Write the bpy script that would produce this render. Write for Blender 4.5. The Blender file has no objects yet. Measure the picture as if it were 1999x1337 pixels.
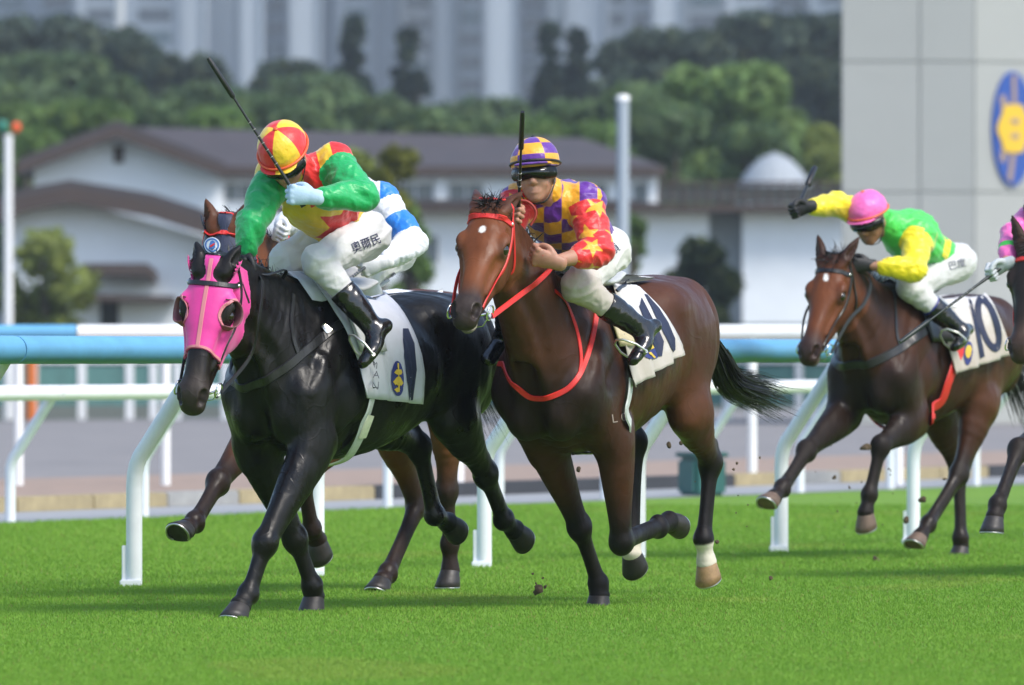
import bpy, bmesh, math, random
import numpy as np
from mathutils import Vector, Matrix
from mathutils.bvhtree import BVHTree
from mathutils.geometry import tessellate_polygon

# ---------------------------------------------------------------- camera, sky, sun, exposure
SC = bpy.context.scene
COL = SC.collection
CAM_H = 1.12                      # photographer crouching at the running rail
F_PX, HORIZON, CX = 16658.0, 695.0, 999.5
cam = bpy.data.cameras.new('camera')
camo = bpy.data.objects.new('camera', cam); COL.objects.link(camo)
cam.sensor_width = 36.0
cam.lens = F_PX / 1999.0 * 36.0
cam.clip_start = 1.0; cam.clip_end = 6000.0
camo.location = (0, 0, CAM_H)
camo.rotation_euler = (math.radians(90) + math.atan((HORIZON - 668.5) / F_PX), 0, 0)
cam.dof.use_dof = True
cam.dof.focus_distance = 37.4
cam.dof.aperture_fstop = 5.4
SC.camera = camo

SUN_EL, SUN_AZ = 50.0, 50.0       # azimuth: degrees from the view axis (+Y) backwards towards +X: 90 = from the right
sun_dir = Vector((math.cos(math.radians(SUN_EL)) * math.sin(math.radians(180 - SUN_AZ)),
                  math.cos(math.radians(SUN_EL)) * math.cos(math.radians(180 - SUN_AZ)),
                  math.sin(math.radians(SUN_EL))))
W = bpy.data.worlds.new('World'); SC.world = W; W.use_nodes = True
_nt = W.node_tree; _bg = _nt.nodes['Background']
_sky = _nt.nodes.new('ShaderNodeTexSky'); _sky.sky_type = 'NISHITA'; _sky.sun_disc = False
_sky.sun_elevation = math.radians(SUN_EL)
_sky.sun_rotation = math.atan2(sun_dir.x, sun_dir.y)
_sky.air_density = 1.0; _sky.dust_density = 1.2; _sky.ozone_density = 1.0
_nt.links.new(_sky.outputs[0], _bg.inputs[0]); _bg.inputs[1].default_value = 0.15
sun = bpy.data.lights.new('sun', 'SUN'); suno = bpy.data.objects.new('sun', sun); COL.objects.link(suno)
sun.energy = 2.1; sun.angle = math.radians(18.0); sun.color = (1.0, 0.95, 0.87)
suno.rotation_euler = (-sun_dir).to_track_quat('-Z', 'Y').to_euler()
suno.location = (10, 10, 30)
SC.view_settings.view_transform = 'Standard'; SC.view_settings.look = 'None'
SC.view_settings.exposure = 0.88; SC.view_settings.gamma = 1.0
SC.view_settings.use_curve_mapping = False
SC.cycles.max_bounces = 6; SC.cycles.transparent_max_bounces = 8
SC.cycles.use_denoising = True
try: SC.cycles.denoiser = 'OPENIMAGEDENOISE'
except Exception: pass
SC.cycles.sample_clamp_indirect = 6.0

# ---------------------------------------------------------------- placing things
def ground_dist(py): return F_PX * CAM_H / (py - HORIZON)
def on_ground(px, py):
    d = ground_dist(py); return Vector(((px - CX) / F_PX * d, d, 0.0))
def at(px, py, d):
    return Vector(((px - CX) / F_PX * d, d, CAM_H - (py - HORIZON) / F_PX * d))
class Frame:
    """a running horse's own axes: u forward, v to its left, z up"""
    def __init__(s, px, py, u, v, yaw):
        th = math.radians(yaw); s.yaw = yaw
        s.f = np.array([-math.sin(th), -math.cos(th), 0.]); s.l = np.array([math.cos(th), -math.sin(th), 0.])
        s.o = np.array(on_ground(px, py)) - u * s.f - v * s.l
        s.rot = math.atan2(s.f[1], s.f[0])
    def v(s, px, py, v):
        r = np.array([(px - CX) / F_PX, 1., -(py - HORIZON) / F_PX]); c = np.array([0, 0, CAM_H])
        t = ((s.o + v * s.l - c) @ s.l) / (r @ s.l); p = c + t * r - s.o
        return np.array([p @ s.f, v, p[2]])
    def u(s, px, py, u):
        r = np.array([(px - CX) / F_PX, 1., -(py - HORIZON) / F_PX]); c = np.array([0, 0, CAM_H])
        t = ((s.o + u * s.f - c) @ s.f) / (r @ s.f); p = c + t * r - s.o
        return np.array([u, p @ s.l, p[2]])
    def px(s, q):
        p = s.o + q[0] * s.f + q[1] * s.l; return (CX + F_PX * p[0] / p[1], HORIZON - F_PX * (q[2] - CAM_H) / p[1])
    def place(s, o):
        o.location = Vector(s.o); o.rotation_euler = (0, 0, s.rot)

# ---------------------------------------------------------------- objects
def tag(o, label=None, cat=None, group=None, kind=None):
    if label: o['label'] = label
    if cat: o['category'] = cat
    if group: o['group'] = group
    if kind: o['kind'] = kind
    return o
def empty(name, loc=(0, 0, 0), rz=0.0, parent=None):
    o = bpy.data.objects.new(name, None); COL.objects.link(o)
    o.location = loc; o.rotation_euler = (0, 0, rz); o.empty_display_size = .1
    if parent: o.parent = parent
    return o
def link_mesh(name, me, mat=None, parent=None):
    o = bpy.data.objects.new(name, me); COL.objects.link(o)
    if mat is not None and not me.materials: me.materials.append(mat)
    if parent is not None: o.parent = parent
    return o
def np_mesh(name, V, Fs, smooth=True):
    """V (n,3), Fs (m,k) all the same k"""
    V = np.asarray(V, np.float32); Fs = np.asarray(Fs, np.int32)
    me = bpy.data.meshes.new(name); n, k = Fs.shape
    me.vertices.add(len(V)); me.vertices.foreach_set('co', V.ravel())
    me.loops.add(n * k); me.loops.foreach_set('vertex_index', Fs.ravel())
    me.polygons.add(n); me.polygons.foreach_set('loop_start', np.arange(0, n * k, k, dtype=np.int32))
    try: me.polygons.foreach_set('loop_total', np.full(n, k, np.int32))
    except Exception: pass
    me.polygons.foreach_set('use_smooth', np.full(n, smooth, bool))
    me.update(calc_edges=True); me.validate()
    return me
def set_attr(me, name, arr):
    arr = np.asarray(arr, np.float32)
    if arr.ndim == 1:
        a = me.attributes.new(name, 'FLOAT', 'POINT'); a.data.foreach_set('value', arr)
    elif arr.shape[1] == 3:
        a = me.attributes.new(name, 'FLOAT_VECTOR', 'POINT'); a.data.foreach_set('vector', arr.ravel())
    else:
        a = me.attributes.new(name, 'FLOAT_COLOR', 'POINT'); a.data.foreach_set('color', arr.ravel())
def bm_obj(name, bm, mat, parent=None, smooth=False):
    me = bpy.data.meshes.new(name); bmesh.ops.recalc_face_normals(bm, faces=bm.faces); bm.to_mesh(me); bm.free()
    if smooth:
        for p in me.polygons: p.use_smooth = True
    return link_mesh(name, me, mat, parent)
def add_box(bm, lo, hi, bev=0.0):
    vs = [bm.verts.new((x, y, z)) for x in (lo[0], hi[0]) for y in (lo[1], hi[1]) for z in (lo[2], hi[2])]
    q = [(0, 1, 3, 2), (4, 6, 7, 5), (0, 4, 5, 1), (2, 3, 7, 6), (0, 2, 6, 4), (1, 5, 7, 3)]
    fs = [bm.faces.new([vs[i] for i in f]) for f in q]
    if bev > 0:
        es = list({e for f in fs for e in f.edges}); bmesh.ops.bevel(bm, geom=es, offset=bev, segments=2, affect='EDGES')
def add_tube(bm, pts, rad, n=12, cap=True):
    pts = [Vector(p) for p in pts]; m = len(pts)
    rad = rad if hasattr(rad, '__len__') else [rad] * m
    rings = []; ref = None
    for i, p in enumerate(pts):
        t = (pts[min(i + 1, m - 1)] - pts[max(i - 1, 0)]).normalized()
        if ref is None: ref = t.orthogonal().normalized()
        ref = (ref - t * ref.dot(t)).normalized(); b = t.cross(ref)
        rings.append([bm.verts.new(p + (ref * math.cos(2 * math.pi * k / n) + b * math.sin(2 * math.pi * k / n)) * rad[i]) for k in range(n)])
    for a, b in zip(rings, rings[1:]):
        for k in range(n): bm.faces.new((a[k], a[(k + 1) % n], b[(k + 1) % n], b[k])).smooth = True
    if cap:
        bm.faces.new([bm.verts.new(v.co) for v in rings[0][::-1]]); bm.faces.new([bm.verts.new(v.co) for v in rings[-1]])
def tube_obj(name, pts, rad, mat, parent=None, n=12):
    bm = bmesh.new(); add_tube(bm, pts, rad, n); return bm_obj(name, bm, mat, parent)
def spline(P, n):
    """Catmull-Rom through rows of P (any width), n samples per span"""
    P = np.asarray(P, float); out = []
    Q = np.vstack([2 * P[0] - P[1], P, 2 * P[-1] - P[-2]])
    for i in range(1, len(Q) - 2):
        a, b, c, d = Q[i - 1:i + 3]
        for t in np.arange(n) / n:
            out.append(.5 * (2 * b + (c - a) * t + (2 * a - 5 * b + 4 * c - d) * t * t + (-a + 3 * b - 3 * c + d) * t ** 3))
    out.append(P[-1]); return np.array(out)
def nrm(a): a = np.asarray(a, float); return a / max(np.linalg.norm(a), 1e-9)

# ---------------------------------------------------------------- implicit surfaces (for bodies and cloth)
class Field:
    def __init__(s, lo, hi, h):
        s.lo = np.asarray(lo, float); s.h = h
        s.n = np.ceil((np.asarray(hi) - s.lo) / h).astype(int) + 1
        s.d = np.full(s.n, .3, np.float32)
        s.ax = [(s.lo[i] + h * np.arange(s.n[i])).astype(np.float32) for i in range(3)]
    def sub(s, lo, hi):
        a = np.clip(np.floor((np.asarray(lo) - s.lo) / s.h).astype(int), 0, s.n); b = np.clip(np.ceil((np.asarray(hi) - s.lo) / s.h).astype(int) + 1, 0, s.n)
        sl = tuple(slice(i, j) for i, j in zip(a, b))
        return sl, s.ax[0][sl[0]][:, None, None], s.ax[1][sl[1]][None, :, None], s.ax[2][sl[2]][None, None, :]
    def mix(s, sl, d, k, op):
        o = s.d[sl]
        if o.size == 0: return
        if op == 'add':
            hh = np.clip(.5 + .5 * (o - d) / k, 0, 1); s.d[sl] = o + (d - o) * hh - k * hh * (1 - hh)
        elif op == 'cut':
            d = -d; hh = np.clip(.5 + .5 * (d - o) / k, 0, 1); s.d[sl] = o + (d - o) * hh + k * hh * (1 - hh)
    def sweep(s, pts, rad, ref=(0, 1, 0), k=.03, op='add', res=3):
        """tube of elliptic sections: rad rows (r along ref, r across)"""
        pts = np.asarray(pts, float); rad = np.asarray(rad, float)
        if rad.ndim == 1: rad = np.stack([rad, rad], 1)
        if len(pts) > 2 and res > 1:
            S = spline(np.hstack([pts, rad]), res); pts, rad = S[:, :3], np.maximum(S[:, 3:], .003)
        m = rad.max() + k + .03
        sl, X, Y, Z = s.sub(pts.min(0) - m, pts.max(0) + m)
        best = None
        for a, b, ra, rb in zip(pts, pts[1:], rad, rad[1:]):
            ab = b - a; L = np.linalg.norm(ab)
            if L < 1e-6: continue
            t = ab / L; e1 = np.asarray(ref, float) - t * np.dot(ref, t); e1 = e1 / np.linalg.norm(e1); e2 = np.cross(t, e1)
            x, y, z = X - a[0], Y - a[1], Z - a[2]
            w = x * t[0] + y * t[1] + z * t[2]; f = np.clip(w / L, 0, 1)
            r1 = ra[0] + (rb[0] - ra[0]) * f; r2 = ra[1] + (rb[1] - ra[1]) * f
            p1 = (x * e1[0] + y * e1[1] + z * e1[2]) / r1; p2 = (x * e2[0] + y * e2[1] + z * e2[2]) / r2
            rm = np.minimum(r1, r2); p3 = (w - f * L) / rm
            d = (np.sqrt(p1 * p1 + p2 * p2 + p3 * p3) - 1) * rm
            best = d if best is None else np.minimum(best, d)
        s.mix(sl, best.astype(np.float32), k, op)
    def ell(s, c, r, R=None, k=.03, op='add'):
        """ellipsoid; R rows are its axes"""
        c = np.asarray(c, float); r = np.asarray(r, float) * np.ones(3); R = np.eye(3) if R is None else np.asarray(R, float)
        m = r.max() + k + .03; sl, X, Y, Z = s.sub(c - m, c + m)
        x, y, z = X - c[0], Y - c[1], Z - c[2]; q = 0; g = 0
        for i in range(3):
            p = x * R[i, 0] + y * R[i, 1] + z * R[i, 2]; q = q + (p / r[i]) ** 2; g = g + (p / r[i] ** 2) ** 2
        q = np.sqrt(q); g = np.sqrt(g)
        d = q * (q - 1) / np.maximum(g, 1e-4)
        s.mix(sl, d.astype(np.float32), k, op)
    def half(s, c, n, k=.004):
        """keep the side of the plane the normal points away from"""
        n = nrm(n); X, Y, Z = s.ax[0][:, None, None], s.ax[1][None, :, None], s.ax[2][None, None, :]
        d = (X - c[0]) * n[0] + (Y - c[1]) * n[1] + (Z - c[2]) * n[2]
        s.d = np.maximum(s.d, d.astype(np.float32))
    def mesh(s):
        d = s.d.copy()
        d[0], d[-1], d[:, 0], d[:, -1], d[:, :, 0], d[:, :, -1] = [np.maximum(q, .001) for q in (d[0], d[-1], d[:, 0], d[:, -1], d[:, :, 0], d[:, :, -1])]
        ins = (d < 0); cnt = np.zeros(np.array(d.shape) - 1, np.uint8)
        for i in (0, 1):
            for j in (0, 1):
                for k in (0, 1):
                    cnt += ins[i:ins.shape[0] - 1 + i, j:ins.shape[1] - 1 + j, k:ins.shape[2] - 1 + k]
        act = (cnt > 0) & (cnt < 8); I = np.argwhere(act)
        idx = np.full(act.shape, -1, np.int32); idx[tuple(I.T)] = np.arange(len(I))
        cor = np.array([(i, j, k) for i in (0, 1) for j in (0, 1) for k in (0, 1)])
        val = np.stack([d[tuple((I + c).T)] for c in cor], 1).astype(np.float64)
        acc = np.zeros((len(I), 3)); num = np.zeros(len(I))
        for a in range(8):
            for b in range(a + 1, 8):
                if np.abs(cor[a] - cor[b]).sum() != 1: continue
                va, vb = val[:, a], val[:, b]; m = (va < 0) != (vb < 0)
                t = np.where(m, va / np.where(m, va - vb, 1), 0)
                acc += m[:, None] * (cor[a] + t[:, None] * (cor[b] - cor[a])); num += m
        V = s.lo + s.h * (I + acc / num[:, None])
        quads = []
        for ax in range(3):
            o1, o2 = (ax + 1) % 3, (ax + 2) % 3
            A = [slice(None)] * 3; B = [slice(None)] * 3
            A[ax] = slice(0, d.shape[ax] - 1); B[ax] = slice(1, d.shape[ax])
            sa, sb = ins[tuple(A)], ins[tuple(B)]; E = np.argwhere(sa != sb)
            E = E[(E[:, o1] > 0) & (E[:, o2] > 0) & (E[:, o1] < d.shape[o1] - 1) & (E[:, o2] < d.shape[o2] - 1)]
            u1 = np.zeros(3, int); u1[o1] = 1; u2 = np.zeros(3, int); u2[o2] = 1
            q = np.stack([idx[tuple((E - u1 - u2).T)], idx[tuple((E - u2).T)], idx[tuple(E.T)], idx[tuple((E - u1).T)]], 1)
            fl = ~sa[tuple(E.T)]; q[fl] = q[fl][:, ::-1]; quads.append(q)
        Q = np.vstack(quads); Q = Q[(Q >= 0).all(1)]
        return V, Q
    def value(s, P):
        P = np.asarray(P, float); g = np.clip((P - s.lo) / s.h, 0, s.n - 1.001); i = g.astype(int); f = g - i; r = 0
        for a in (0, 1):
            for b in (0, 1):
                for c in (0, 1):
                    w = (f[:, 0] if a else 1 - f[:, 0]) * (f[:, 1] if b else 1 - f[:, 1]) * (f[:, 2] if c else 1 - f[:, 2])
                    r = r + w * s.d[i[:, 0] + a, i[:, 1] + b, i[:, 2] + c]
        return r
def bvh_of(V, Q): return BVHTree.FromPolygons([tuple(v) for v in V], [tuple(int(i) for i in q) for q in Q])
_rg = np.random.RandomState(5)
_nk = _rg.normal(size=(24, 3)); _np = _rg.uniform(0, 6.28, 24)
def wob(P, scale):
    """smooth noise about -1..1"""
    P = np.asarray(P) * scale; q = P + .7 * np.sin(P[:, [1, 2, 0]] * 1.7 + 1.3); r = 0
    for k in range(12): r = r + np.sin(q @ _nk[k] + _np[k])
    return r / 3.5

# ---------------------------------------------------------------- materials
def mat(name, col=(.5, .5, .5), rough=.5, metal=0., spec=.5, noise=0., nscale=8., bump=0., bscale=40., attr=None, coat=0., coat_r=.2, sheen=0., emis=None, sub=0., stretch=None):
    m = bpy.data.materials.new(name); m.use_nodes = True; nt = m.node_tree; b = nt.nodes['Principled BSDF']
    b.inputs['Base Color'].default_value = (*col, 1); b.inputs['Roughness'].default_value = rough
    b.inputs['Metallic'].default_value = metal; b.inputs['Specular IOR Level'].default_value = spec
    b.inputs['Coat Weight'].default_value = coat; b.inputs['Coat Roughness'].default_value = coat_r
    b.inputs['Sheen Weight'].default_value = sheen
    if sub: b.inputs['Subsurface Weight'].default_value = sub; b.inputs['Subsurface Scale'].default_value = .01
    tc = nt.nodes.new('ShaderNodeTexCoord'); co = tc.outputs['Object']
    if stretch:
        mp = nt.nodes.new('ShaderNodeMapping'); mp.inputs['Scale'].default_value = stretch; nt.links.new(co, mp.inputs[0]); co = mp.outputs[0]
    src = None
    if attr:
        a = nt.nodes.new('ShaderNodeAttribute'); a.attribute_name = attr; src = a.outputs['Color']
    if noise:
        n = nt.nodes.new('ShaderNodeTexNoise'); n.inputs['Scale'].default_value = nscale; n.inputs['Detail'].default_value = 6; n.inputs['Roughness'].default_value = .65
        nt.links.new(co, n.inputs[0])
        mr = nt.nodes.new('ShaderNodeMapRange'); mr.inputs[1].default_value = .25; mr.inputs[2].default_value = .75; mr.inputs[3].default_value = 1 - noise; mr.inputs[4].default_value = 1 + noise
        nt.links.new(n.outputs[0], mr.inputs[0])
        mx = nt.nodes.new('ShaderNodeMix'); mx.data_type = 'RGBA'; mx.blend_type = 'MULTIPLY'; mx.inputs[0].default_value = 1.
        if src is not None: nt.links.new(src, mx.inputs[6])
        else: mx.inputs[6].default_value = (*col, 1)
        nt.links.new(mr.outputs[0], mx.inputs[7]); src = mx.outputs[2]
        rr = nt.nodes.new('ShaderNodeMapRange'); rr.inputs[1].default_value = .3; rr.inputs[2].default_value = .7; rr.inputs[3].default_value = max(rough - .08, .03); rr.inputs[4].default_value = min(rough + .1, 1)
        nt.links.new(n.outputs[0], rr.inputs[0]); nt.links.new(rr.outputs[0], b.inputs['Roughness'])
    if src is not None: nt.links.new(src, b.inputs['Base Color'])
    if bump:
        n2 = nt.nodes.new('ShaderNodeTexNoise'); n2.inputs['Scale'].default_value = bscale; n2.inputs['Detail'].default_value = 4
        nt.links.new(co, n2.inputs[0]); bp = nt.nodes.new('ShaderNodeBump'); bp.inputs['Strength'].default_value = 1.0; bp.inputs['Distance'].default_value = bump
        nt.links.new(n2.outputs[0], bp.inputs['Height']); nt.links.new(bp.outputs[0], b.inputs['Normal'])
    if emis: b.inputs['Emission Color'].default_value = (*emis[:3], 1); b.inputs['Emission Strength'].default_value = emis[3]
    return m
def coat_mat(name, rough, spec, bump):
    m = mat(name, attr='Col', rough=rough, noise=.2, nscale=11, spec=spec); nt = m.node_tree; b = nt.nodes['Principled BSDF']; co = nt.nodes['Texture Coordinate'].outputs['Object']
    def nz(sc, det, st=None):
        c = co
        if st: mp = nt.nodes.new('ShaderNodeMapping'); mp.inputs['Scale'].default_value = st; nt.links.new(co, mp.inputs[0]); c = mp.outputs[0]
        n = nt.nodes.new('ShaderNodeTexNoise'); n.inputs['Scale'].default_value = sc; n.inputs['Detail'].default_value = det; nt.links.new(c, n.inputs[0]); return n.outputs[0]
    def ma(op, a, v):
        q = nt.nodes.new('ShaderNodeMath'); q.operation = op; nt.links.new(a, q.inputs[0])
        if isinstance(v, (int, float)): q.inputs[1].default_value = v
        else: nt.links.new(v, q.inputs[1])
        return q.outputs[0]
    pr = nt.nodes.new('ShaderNodeMapRange'); pr.inputs[1].default_value = .36; pr.inputs[2].default_value = .64; pr.inputs[3].default_value = rough - .12; pr.inputs[4].default_value = rough + .22; nt.links.new(nz(5.5, 9), pr.inputs[0])
    for l_ in list(b.inputs['Roughness'].links): nt.links.remove(l_)
    nt.links.new(pr.outputs[0], b.inputs['Roughness'])
    mus = nz(9, 2, (1, 1.2, .6)); vn = ma('ABSOLUTE', ma('SUBTRACT', nz(6.5, 1), .5), 0); mr = nt.nodes.new('ShaderNodeMapRange'); mr.inputs[1].default_value = 0; mr.inputs[2].default_value = .022; mr.inputs[3].default_value = 1; mr.inputs[4].default_value = 0; mr.interpolation_type = 'SMOOTHSTEP'
    nt.links.new(vn, mr.inputs[0]); hair_ = nz(150, 3, (.25, 1, 1)); h = ma('ADD', ma('ADD', ma('MULTIPLY', mus, 1.0), ma('MULTIPLY', mr.outputs[0], .035)), ma('MULTIPLY', hair_, .05))
    bp = nt.nodes.new('ShaderNodeBump'); bp.inputs['Distance'].default_value = bump; nt.links.new(h, bp.inputs['Height']); nt.links.new(bp.outputs[0], b.inputs['Normal']); return m
_mc = {}
def M(name, **k):
    if name not in _mc: _mc[name] = mat(name, **k)
    return _mc[name]
def ell_pts(cx, cy, rx, ry, ang=0., n=28):
    a = math.radians(ang); return [(cx + rx * math.cos(t) * math.cos(a) - ry * math.sin(t) * math.sin(a), cy + rx * math.cos(t) * math.sin(a) + ry * math.sin(t) * math.cos(a)) for t in np.linspace(0, 2 * math.pi, n, endpoint=False)]
# ================================================================= HORSES
HAIR_BLACK = None
def ribbon(name, pts, width, thick, mt, parent, bvh=None, off=0.0, n=6, closed=False, wdir=None):
    """flat strap through pts; with a bvh it lies on that surface"""
    S = spline(pts, n) if len(pts) > 2 else np.array([np.asarray(pts[0]) + (np.asarray(pts[1]) - np.asarray(pts[0])) * t for t in np.linspace(0, 1, n + 1)])
    N = []; C = []
    for p in S:
        if bvh is not None:
            q, no, i, d = bvh.find_nearest(Vector(p)); C.append(np.array(q) + np.array(no) * off); N.append(np.array(no))
        else:
            C.append(p); N.append(np.array(wdir if wdir is not None else (0, 1, 0), float))
    C = np.array(C); N = np.array(N)
    if bvh is not None and len(C) > 4:      # ease the path so that it lies like leather
        for _ in range(3):
            C[1:-1] = .5 * C[1:-1] + .25 * (C[:-2] + C[2:]); N[1:-1] = .5 * N[1:-1] + .25 * (N[:-2] + N[2:])
    T_ = np.gradient(C, axis=0); T_ /= np.maximum(np.linalg.norm(T_, axis=1, keepdims=True), 1e-9)
    B = np.cross(N, T_); B /= np.maximum(np.linalg.norm(B, axis=1, keepdims=True), 1e-9); N = np.cross(T_, B)
    w = np.asarray(width, float) * np.ones(len(C)); w = w[:, None] * .5; t = thick
    V = np.stack([C - B * w, C - B * w * .8 + N * t, C + B * w * .8 + N * t, C + B * w, C - N * t * .4], 1).reshape(-1, 3)
    Fs = []
    for i in range(len(C) - 1):
        for k in range(5): Fs.append((i * 5 + k, i * 5 + (k + 1) % 5, (i + 1) * 5 + (k + 1) % 5, (i + 1) * 5 + k))
    me = np_mesh(name, V, Fs, False); return link_mesh(name, me, mt, parent)
def ring_obj(name, c, axis, R, r, mt, parent):
    a = Vector(axis).normalized(); e = a.orthogonal().normalized(); f = a.cross(e); c = Vector(c)
    bm = bmesh.new(); n, m = 20, 8; rows = []
    for i in range(n):
        th = 2 * math.pi * i / n; d = e * math.cos(th) + f * math.sin(th)
        rows.append([bm.verts.new(c + d * (R + r * math.cos(2 * math.pi * k / m)) + a * r * math.sin(2 * math.pi * k / m)) for k in range(m)])
    for i in range(n):
        for k in range(m): bm.faces.new((rows[i][k], rows[(i + 1) % n][k], rows[(i + 1) % n][(k + 1) % m], rows[i][(k + 1) % m]))
    return bm_obj(name, bm, mt, parent, True)
def hair(name, roots, dirs, lens, mt, parent, w=.004, seg=6, grav=.0, jit=.12, seed=1, curl=.03, flow=None):
    """many thin tapering locks"""
    rg = np.random.RandomState(seed); n = len(roots); P = np.asarray(roots, float); D = np.asarray(dirs, float)
    D = D + rg.normal(size=D.shape) * jit; D /= np.linalg.norm(D, axis=1, keepdims=True); L = np.asarray(lens)[:, None]
    side = np.cross(D, rg.normal(size=D.shape)); side /= np.linalg.norm(side, axis=1, keepdims=True)
    ph = rg.uniform(0, 6.28, (n, 1)); cw = rg.normal(size=D.shape) * curl
    rows = []
    for i in range(seg + 1):
        t = i / seg
        C = P + D * L * t + np.array([0, 0, -1.]) * grav * L * t * t + cw * L * np.sin(t * 5 + ph) * t
        if flow is not None: C = C + np.asarray(flow) * L * t * t
        ww = w * (1 - .85 * t ** 1.5)
        rows.append((C - side * ww, C + side * ww))
    V = np.stack([x for r in rows for x in r], 1).reshape(-1, 3); m = 2 * (seg + 1); Fs = []
    base = np.arange(n)[:, None] * m
    for i in range(seg):
        Fs.append(base + np.array([[2 * i, 2 * i + 1, 2 * i + 3, 2 * i + 2]]))
    me = np_mesh(name, V, np.vstack(Fs), True); return link_mesh(name, me, mt, parent)
def sphere_obj(name, c, r, mt, parent, R=None, seg=20):
    bm = bmesh.new(); bmesh.ops.create_uvsphere(bm, u_segments=seg, v_segments=seg // 2, radius=1.0)
    r = np.asarray(r, float) * np.ones(3); R = np.eye(3) if R is None else np.asarray(R)
    for v in bm.verts: v.co = Vector(np.asarray(c) + R.T @ (np.array(v.co) * r))
    return bm_obj(name, bm, mt, parent, True)
def hoof_obj(c, down, toe, s, mt, shoe_mt, parent):
    """c: middle of the coronet; down: towards the sole; toe: where the toe points"""
    d = nrm(down); t = np.asarray(toe, float); t = nrm(t - d * np.dot(t, d)); w = np.cross(d, t)
    n = 28; rows = []
    prof = [(-.006, .040, .0), (.004, .047, .004), (.022, .051, .010), (.05, .058, .020), (.078, .064, .030), (.080, .060, .030), (.074, .035, .03)]
    for (h, r, f) in prof:
        row = []
        for k in range(n):
            a = 2 * math.pi * k / n; ca, sa = math.cos(a), math.sin(a)
            rr = r * (1.0 if ca > 0 else 1.0 - .16 * ca * ca)
            hh = h * (1.0 if ca > -.2 else 1 - .28 * (-ca - .2))
            row.append(np.asarray(c) + s * 1.03 * (d * hh + t * (rr * 1.04 * ca + f) + w * rr * .94 * sa))
        rows.append(row)
    V = np.array(rows).reshape(-1, 3); Fs = []
    for i in range(len(prof) - 1):
        for k in range(n): Fs.append((i * n + k, i * n + (k + 1) % n, (i + 1) * n + (k + 1) % n, (i + 1) * n + k))
    V = np.vstack([V, V[-n:].mean(0)]); c0 = len(V) - 1
    for k in range(n): Fs.append(((len(prof) - 1) * n + k, (len(prof) - 1) * n + (k + 1) % n, c0, c0))
    bm = bmesh.new(); vs = [bm.verts.new(v) for v in V]
    for f in Fs: bm.faces.new([vs[i] for i in (f if f[2] != f[3] else f[:3])])
    o = bm_obj('hoof', bm, mt, parent, True)
    pts = []
    for a in np.radians(np.linspace(-130, 130, 19)):
        ca, sa = math.cos(a), math.sin(a); rr = .057 * (1.0 if ca > 0 else 1.0 - .16 * ca * ca); hh = .083 * (1.0 if ca > -.2 else 1 - .28 * (-ca - .2))
        pts.append(np.asarray(c) + s * 1.03 * (d * hh + t * (rr * 1.04 * ca + .03) + w * rr * .94 * sa))
    bm = bmesh.new(); add_tube(bm, pts, .0055 * s, 6); bm_obj('horseshoe', bm, shoe_mt, o)
    return o
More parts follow.
